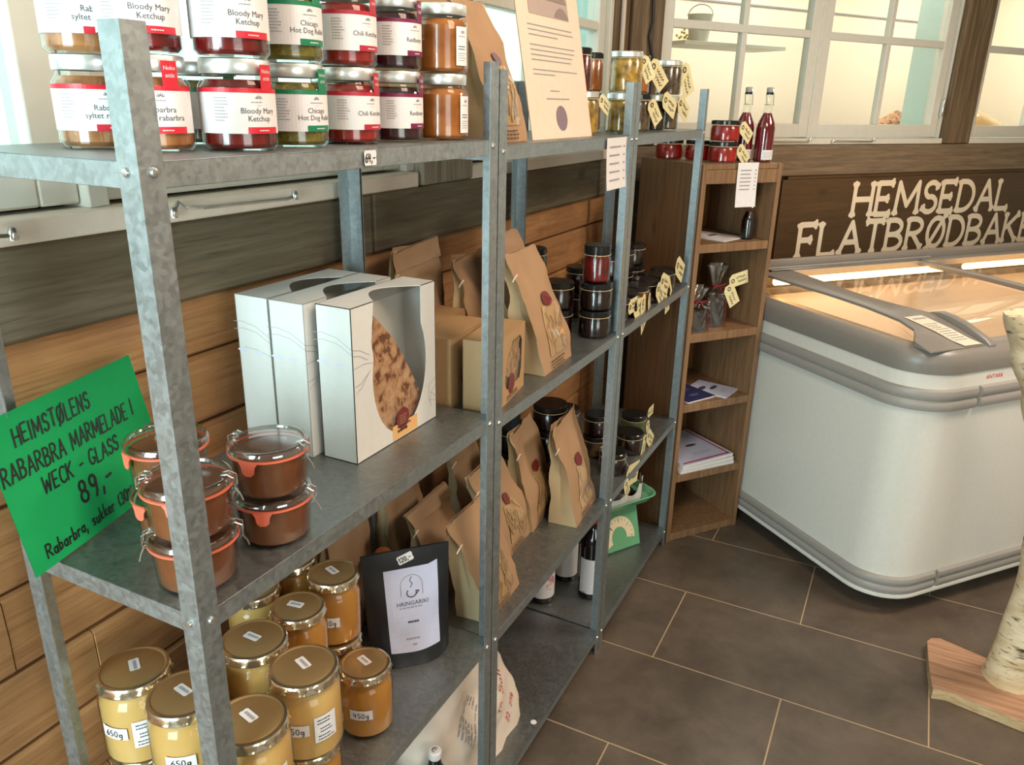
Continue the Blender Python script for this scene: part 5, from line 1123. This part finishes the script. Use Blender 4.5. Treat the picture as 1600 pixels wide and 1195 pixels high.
# kitchen scale
t = thing('kitchen_scale', 'old mint green kitchen scale with cream dial on the far bottom shelf', 'kitchen scale', (-.145, 2.035, Z3[3]), rad(-31))
m = MB(); prof = [(.055, 0), (-.10, 0), (-.10, .10), (-.05, .155), (.012, .160)]
MS = Matrix(((1, 0, 0, 0), (0, 0, 1, 0), (0, 1, 0, 0), (0, 0, 0, 1))); m.prism(prof, -.105, .09, SCALEG, M=MS); m.build('housing', t, bevel=.008)
fnS = lambda a, b, k=.0: (.055 - .043 * (b / .16) + .0015 + k, a, b)
m = MB(); oo = ell(-.008, .052, .075, .082, -8, 205, 20) + ell(-.008, .052, .036, .042, 205, -8, 20); m.add([fnS(a, b) for a, b in oo], [(i, i + 1, 40 - i, 41 - i) for i in range(20)], plain('cream_dial', srgb(226, 216, 180), rough=.4)); m.build('dial', t, smooth=0)
m = MB()
for k in range(14):
    a_ = rad(-2 + 15 * k); ribbon(m, [(-.008 + .068 * math.cos(a_), .052 + .074 * math.sin(a_)), (-.008 + (.060 if k % 3 else .052) * math.cos(a_), .052 + (.066 if k % 3 else .058) * math.sin(a_))], .0014, DGREY, lambda a, b: fnS(a, b, .0008))
ribbon(m, [(-.04, .09), (-.075, .125)], .003, INK, lambda a, b: fnS(a, b, .001)); m.build('dial_marks', t, smooth=0, fix=False)
m = MB(); m.lathe([(.022, .155), (.022, .176), (.030, .182)], SCALEG, (-.03, 0, 0), 24, cap1=True); m.build('pan_stem', t)
m = MB(); rr_ = lambda i: rrect(-.125 + i, -.155 + i, .075 - i, .150 - i, .05, 6)
rows = [(i, z_) for i, z_ in ((.03, .184), (.012, .190), (.0, .212), (-.004, .214), (-.002, .218), (.003, .216), (.014, .194), (.035, .188))]
P = [(p[0], p[1], z_) for i, z_ in rows for p in rr_(i)]; n = 28; m.add(P, [(k * n + i, k * n + (i + 1) % n, (k + 1) * n + (i + 1) % n, (k + 1) * n + i) for k in range(7) for i in range(n)] + [tuple(range(n)), tuple(7 * n + i for i in range(n))], SCALEG); m.build('weighing_pan', t, fix=False)
# packet lying in the pan
t2 = thing('wrapped_packet', 'black packet with torn white paper wrap lying in the green scale pan', 'packet', (-.145 + .0, 2.035, Z3[3] + .1885), rad(-31))
m = MB(); m.sheet(lambda u, v: (-.085 + .14 * u, -.135 + .235 * v, .001 + .055 * (1 - abs(2 * u - 1) ** 3) * (1 - abs(2 * v - 1) ** 4) + .006 * noise.noise(Vector((u * 5, v * 6, 2)))), 16, 20, BLACKLID); m.sheet(lambda u, v: (-.085 + .14 * u, -.135 + .235 * v, .0008), 1, 1, BLACKLID); m.build('packet_body', t2, fix=False)
m = MB(); pc = [(-.02, .115), (.0, .112), (.055, .06), (.06, -.02), (.066, -.10), (.06, -.13)]
def wr(u, v):
    q = u * 5; i = min(4, int(q)); f_ = q - i; x = pc[i][0] + (pc[i + 1][0] - pc[i][0]) * f_; y = pc[i][1] + (pc[i + 1][1] - pc[i][1]) * f_; return (x - .0 + .012 * v + .003 * math.sin(u * 40) * v, y + .012 * (1 - v) * (u < .4), .012 + (.075 if u < .45 else .045) * v + .004 * math.sin(u * 33) * v)
m.sheet(wr, 40, 4, PAPER); m.build('paper_wrap', t2, fix=False)
o = m
# ================================================================== papers on the shelves
def hang_note(P_, w_, h_, n_, nl, label, name='price_list', curl=.006, sideways=None):
    """paper hanging on a front edge; P_ top-left corner"""
    ax = Vector((0, 1, 0)) if sideways is None else sideways; nn = Vector((ax.y, -ax.x, 0)); m = MB()
    f0 = lambda a, b, k=0: tuple(Vector(P_) + ax * a + Vector((0, 0, -b)) + nn * (.0008 * k + curl * (b / h_) ** 2))
    m.sheet(lambda u, v: f0(w_ * u, h_ * v), 4, 8, PAPER)
    for k in range(nl):
        y = h_ * (.16 + k * n_); e = w_ * random.uniform(.62, .72); flat_rect(m, w_ * .14, y + .004, e, y, GREYINK, lambda a, b: f0(a, b, 1)); flat_rect(m, w_ * .84, y + .004, w_ * .92, y, GREYINK, lambda a, b: f0(a, b, 1))
    o = m.build(name, smooth=0, fix=False); tag(o, label, 'price list'); return o
hang_note((.0025, 1.300, 1.612), .140, .122, .16, 5, 'white price list hanging from the top shelf left of the far double post')
bn = Vector((math.cos(BA), math.sin(BA), 0))
hang_note(tuple(MBk @ Vector((.150, -.003, 1.503))), .094, .155, .085, 6, 'white price list taped to the top of the pine bookcase', sideways=bn)
# leaning notice
t = thing('leaning_notice', 'large cream printed notice with landscape picture leaning on the top shelf', 'notice', (-.052, 1.003, Z2[0]), 0)
f0 = lambda a, b, k=0: (-.20 * b + .0008 * k, a + .035 * b, b * .98)
m = MB(); m.sheet(lambda u, v: f0(.335 * u, .44 * v), 4, 4, PAPERW); m.sheet(lambda u, v: f0(.335 * u, .44 * v, -2), 4, 4, PAPERW); m.build('sheet', t, smooth=0, fix=False)
m = MB(); f1 = lambda a, b: f0(a, b, 1)
for k, y in enumerate((.232, .222, .212, .192, .182, .172, .162, .142, .133)): flat_rect(m, .045, y, .045 + (.235, .24, .15, .24, .235, .22, .21, .24, .11)[k], y + .0022, GREYINK, f1)
flat_rect(m, .12, .100, .17, .102, GREYINK, f1); flat_rect(m, .095, .083, .22, .0855, GREYINK, f1)
m.add([f1(.165 + .030 * math.cos(k * PI / 14), .043 + .027 * math.sin(k * PI / 14)) for k in range(28)], [tuple(range(28))], MAUVE); m.build('print', t, smooth=0, fix=False)
PIC1 = plain('picture_grey', srgb(176, 156, 146), rough=.6); PIC2 = plain('picture_dark_grey', srgb(140, 122, 114), rough=.6); m = MB(); flat_rect(m, .06, .255, .27, .40, PIC1, f1)
f2 = lambda a, b: f0(a, b, 2)
for c0, c1, y, hh in ((.075, .19, .30, .03), (.15, .265, .29, .035), (.19, .27, .258, .022)): m.add([f2(c0 + (c1 - c0) * i / 12, y + hh * math.sin(PI * i / 12) ** .8) for i in range(13)], [tuple(range(13))], PIC2)
m.build('picture', t, smooth=0, fix=False)

# ================================================================== bookcase contents
def onbc(x, y, z): return tuple(MBk @ Vector((x, y, z)))
G8 = 'red jelly jars on the bookcase top'
def rj(): return plain_jar('jelly_jar', .052, .072, REDJAM, BLACKLID, .014, thread=True)
zt = BH + .0004
single(rj(), onbc(.150, .088, zt), BA, 'red jelly jar with black lid, lower front on the bookcase', G8, [tg((.035, -.04, .055), -40, 0, -75, s=1.4, tie=(.03, -.04, .055))])
single(rj(), onbc(.152, .090, zt + .0725), BA, 'red jelly jar with black lid, upper front on the bookcase', G8, [tg((.035, -.04, .058), -35, 0, -75, s=1.4, tie=(.03, -.04, .055))])
single(rj(), onbc(.130, .196, zt), BA, 'red jelly jar behind the far shelf post, on the bookcase', G8)
single(rj(), onbc(.056, .280, zt), BA, 'red jelly jar at the back left of the bookcase top', G8)
def swing_bottle(name, liquid, h=.26, R_=.030, label=True):
    t = thing(name, '', 'bottle'); k = h / .26
    prof = [(0, .002), (R_ - .004, .002), (R_ - .001, .006), (R_ - .001, .118 * k), (R_ - .005, .138 * k), (.0135, .172 * k)]
    MB().lathe(prof, liquid, seg=28, cap1=True).build('contents', t)
    MB().lathe([(0, 0), (R_ - .003, 0), (R_, .005), (R_, .119 * k), (R_ - .004, .139 * k), (.0145, .174 * k), (.0125, .225 * k), (.0145, .228 * k), (.0145, .236 * k)], JGLASS, seg=28).build('glass', t)
    MB().lathe([(.013, .234 * k), (.0125, .240 * k), (.0135, .242 * k)], BLACKLID, seg=20, cap1=True).build('gasket', t)
    MB().lathe([(.0125, .242 * k), (.013, .252 * k), (.012, .258 * k), (0, .260 * k)], FRRAIL, seg=20).build('stopper', t)
    m = MB()
    for s_ in (-1, 1): m.tube([(0, s_ * .014, .252 * k), (.002, s_ * .019, .235 * k), (.006, s_ * .017, .205 * k), (.010, s_ * .015, .198 * k)], .0011, STEEL, 5)
    m.tube([(.014 * math.cos(a), .014 * math.sin(a), .20 * k) for a in [2 * PI * i / 20 for i in range(20)]], .0011, STEEL, 5, closed=True); m.build('wire_bail', t)
    if label:
        m = MB(); f0 = cyl(R_ + .0004, -PI / 2); m.sheet(lambda u, v: f0(-.026 + .052 * u, .010 + .034 * v), 8, 1, PAPER); bars(m, -.022, .022, .036, 5, .005, .0016, GREYINK, cyl(R_ + .0008, -PI / 2)); m.build('front_label', t, smooth=0, fix=False)
    return t
G9 = 'red swing-top bottles'
single(swing_bottle('syrup_bottle', BERRY, .26, .034), onbc(.268, .120, zt), BA + .1, 'dark red swing-top bottle, left of the two on the bookcase', G9)
single(swing_bottle('syrup_bottle', BERRY, .26, .034), onbc(.324, .072, zt), BA, 'dark red swing-top bottle, right of the two on the bookcase', G9)
single(swing_bottle('syrup_bottle', DARKJAM, .155, .026, False), onbc(.285, .060, BS[0] + .0004), BA, 'small black swing-top bottle with a thread on the bookcase upper shelf', 'small black bottle')
def sheet_stack(loc, rz, w_, d_, h_, cover, edge, label, name='booklet', cat='booklet', marks=None, group=None):
    t = thing(name, label, cat, loc, rz, group); MB().box((0, 0, h_ / 2), (w_, d_, h_), edge).build('pages', t, smooth=0)
    m = MB(); m.box((0, 0, h_ + .0004), (w_ + .002, d_ + .002, .0008), cover); 
    fn = lambda a, b: (a, b, h_ + .0012)
    if marks: flat_rect(m, -w_ * .46, -d_ * .47, w_ * .46, -d_ * .44, marks, fn); flat_rect(m, w_ * .42, -d_ * .47, w_ * .45, d_ * .47, marks, fn)
    for cx, cy, rx, ry in ((-w_ * .2, d_ * .2, .03, .012), (w_ * .1, 0, .03, .01)): m.add([fn(cx + rx * math.cos(q * PI / 8), cy + ry * math.sin(q * PI / 8)) for q in range(16)], [tuple(range(16))], DGREY)
    bars(m, -w_ * .1, w_ * .3, -d_ * .25, 2, .012, .003, GREYINK, fn); m.build('cover', t, smooth=0, fix=False); return t
sheet_stack(onbc(.185, .150, BS[0] + .0003), BA + .35, .15, .21, .003, PAPER, PAPER, 'few white sheets lying beside the small black bottle', 'leaflet', 'leaflet')
sheet_stack(onbc(.110, .130, BS[2] + .0003), BA + .15, .15, .21, .006, NAVY, PAPER, 'navy and white brochures on the third bookcase shelf', 'brochure', 'brochure')
sheet_stack(onbc(.245, .110, BS[2] + .0003), BA + .5, .13, .17, .005, LAVLAB, PAPER, 'pale lilac brochures with dark print on the third bookcase shelf, right', 'brochure', 'brochure')
sheet_stack(onbc(.180, .148, BS[3] + .0003), BA + .0, .27, .28, .012, PAPER, PAPER, 'lower white book with magenta spine on the fourth bookcase shelf', 'cookbook', 'book', MAG, 'white cookbooks with magenta edges')
sheet_stack(onbc(.180, .152, BS[3] + .0140), BA + .04, .27, .28, .010, PAPER, PAPER, 'middle white book with magenta edge in the bookcase pile', 'cookbook', 'book', MAG, 'white cookbooks with magenta edges')
sheet_stack(onbc(.180, .158, BS[3] + .0260), BA + .07, .27, .28, .010, LAVLAB, PAPER, 'topmost book in the bookcase pile, pale cover with dark shapes', 'cookbook', 'book', MAG, 'white cookbooks with magenta edges')
# cellophane gift bags with red ribbon
def gift_bag(loc, rz, h, label, tags=()):
    t = thing('gift_bag', label, 'gift bag', loc, rz, 'cellophane gift bags'); 
    def fn(u, v):
        a = u * 2 * PI; r = (.052 * (1 - .1 * v) if v < .5 else .052 * max(.24, 1 - (v - .5) * 5.2) if v < .66 else .0125 + (v - .66) * .08); r *= 1 + .14 * math.sin(a * 5 + v * 6) * min(1, v * 3)
        return (r * math.cos(a), r * math.sin(a) * .85, h * v)
    m = MB(); m.sheet(fn, 40, 26, GIFTC); m.build('cellophane', t, smooth=20, fix=False)
    MB().lathe([(0, .004), (.036, .004), (.038, .01), (.038, h * .42), (.028, h * .47)], DARKJAM, seg=24, cap1=True).build('contents', t)
    m = MB(); m.tube([(.016 * math.cos(a), .014 * math.sin(a), h * .655) for a in [2 * PI * i / 16 for i in range(16)]], .003, RIBBON, 6, closed=True)
    for s_ in (-1, 1): m.tube([(.0, -.016, h * .655), (s_ * .022, -.03, h * .70), (s_ * .03, -.03, h * .655), (s_ * .01, -.022, h * .64)], .0022, RIBBON, 5)
    m.tube([(.005, -.02, h * .64), (.02, -.046, h * .4), (.02, -.052, h * .15), (.024, -.052, .004)], .0018, RIBBON, 5); m.build('ribbon_bow', t)
    for a in tags: add_tag(t, *a[0], **a[1])
    return t
gift_bag(onbc(.082, .062, BS[1] + .0004), BA, .17, 'cellophane gift bag with dark red bow, left one in the bookcase')
gift_bag(onbc(.192, .095, BS[1] + .0004), BA, .24, 'taller cellophane gift bag with red bow and two pale tags', [tg((.02, -.045, .165), -60, 0, -90, s=1.5), tg((.035, -.035, .175), 12, 0, -90, s=1.5)])
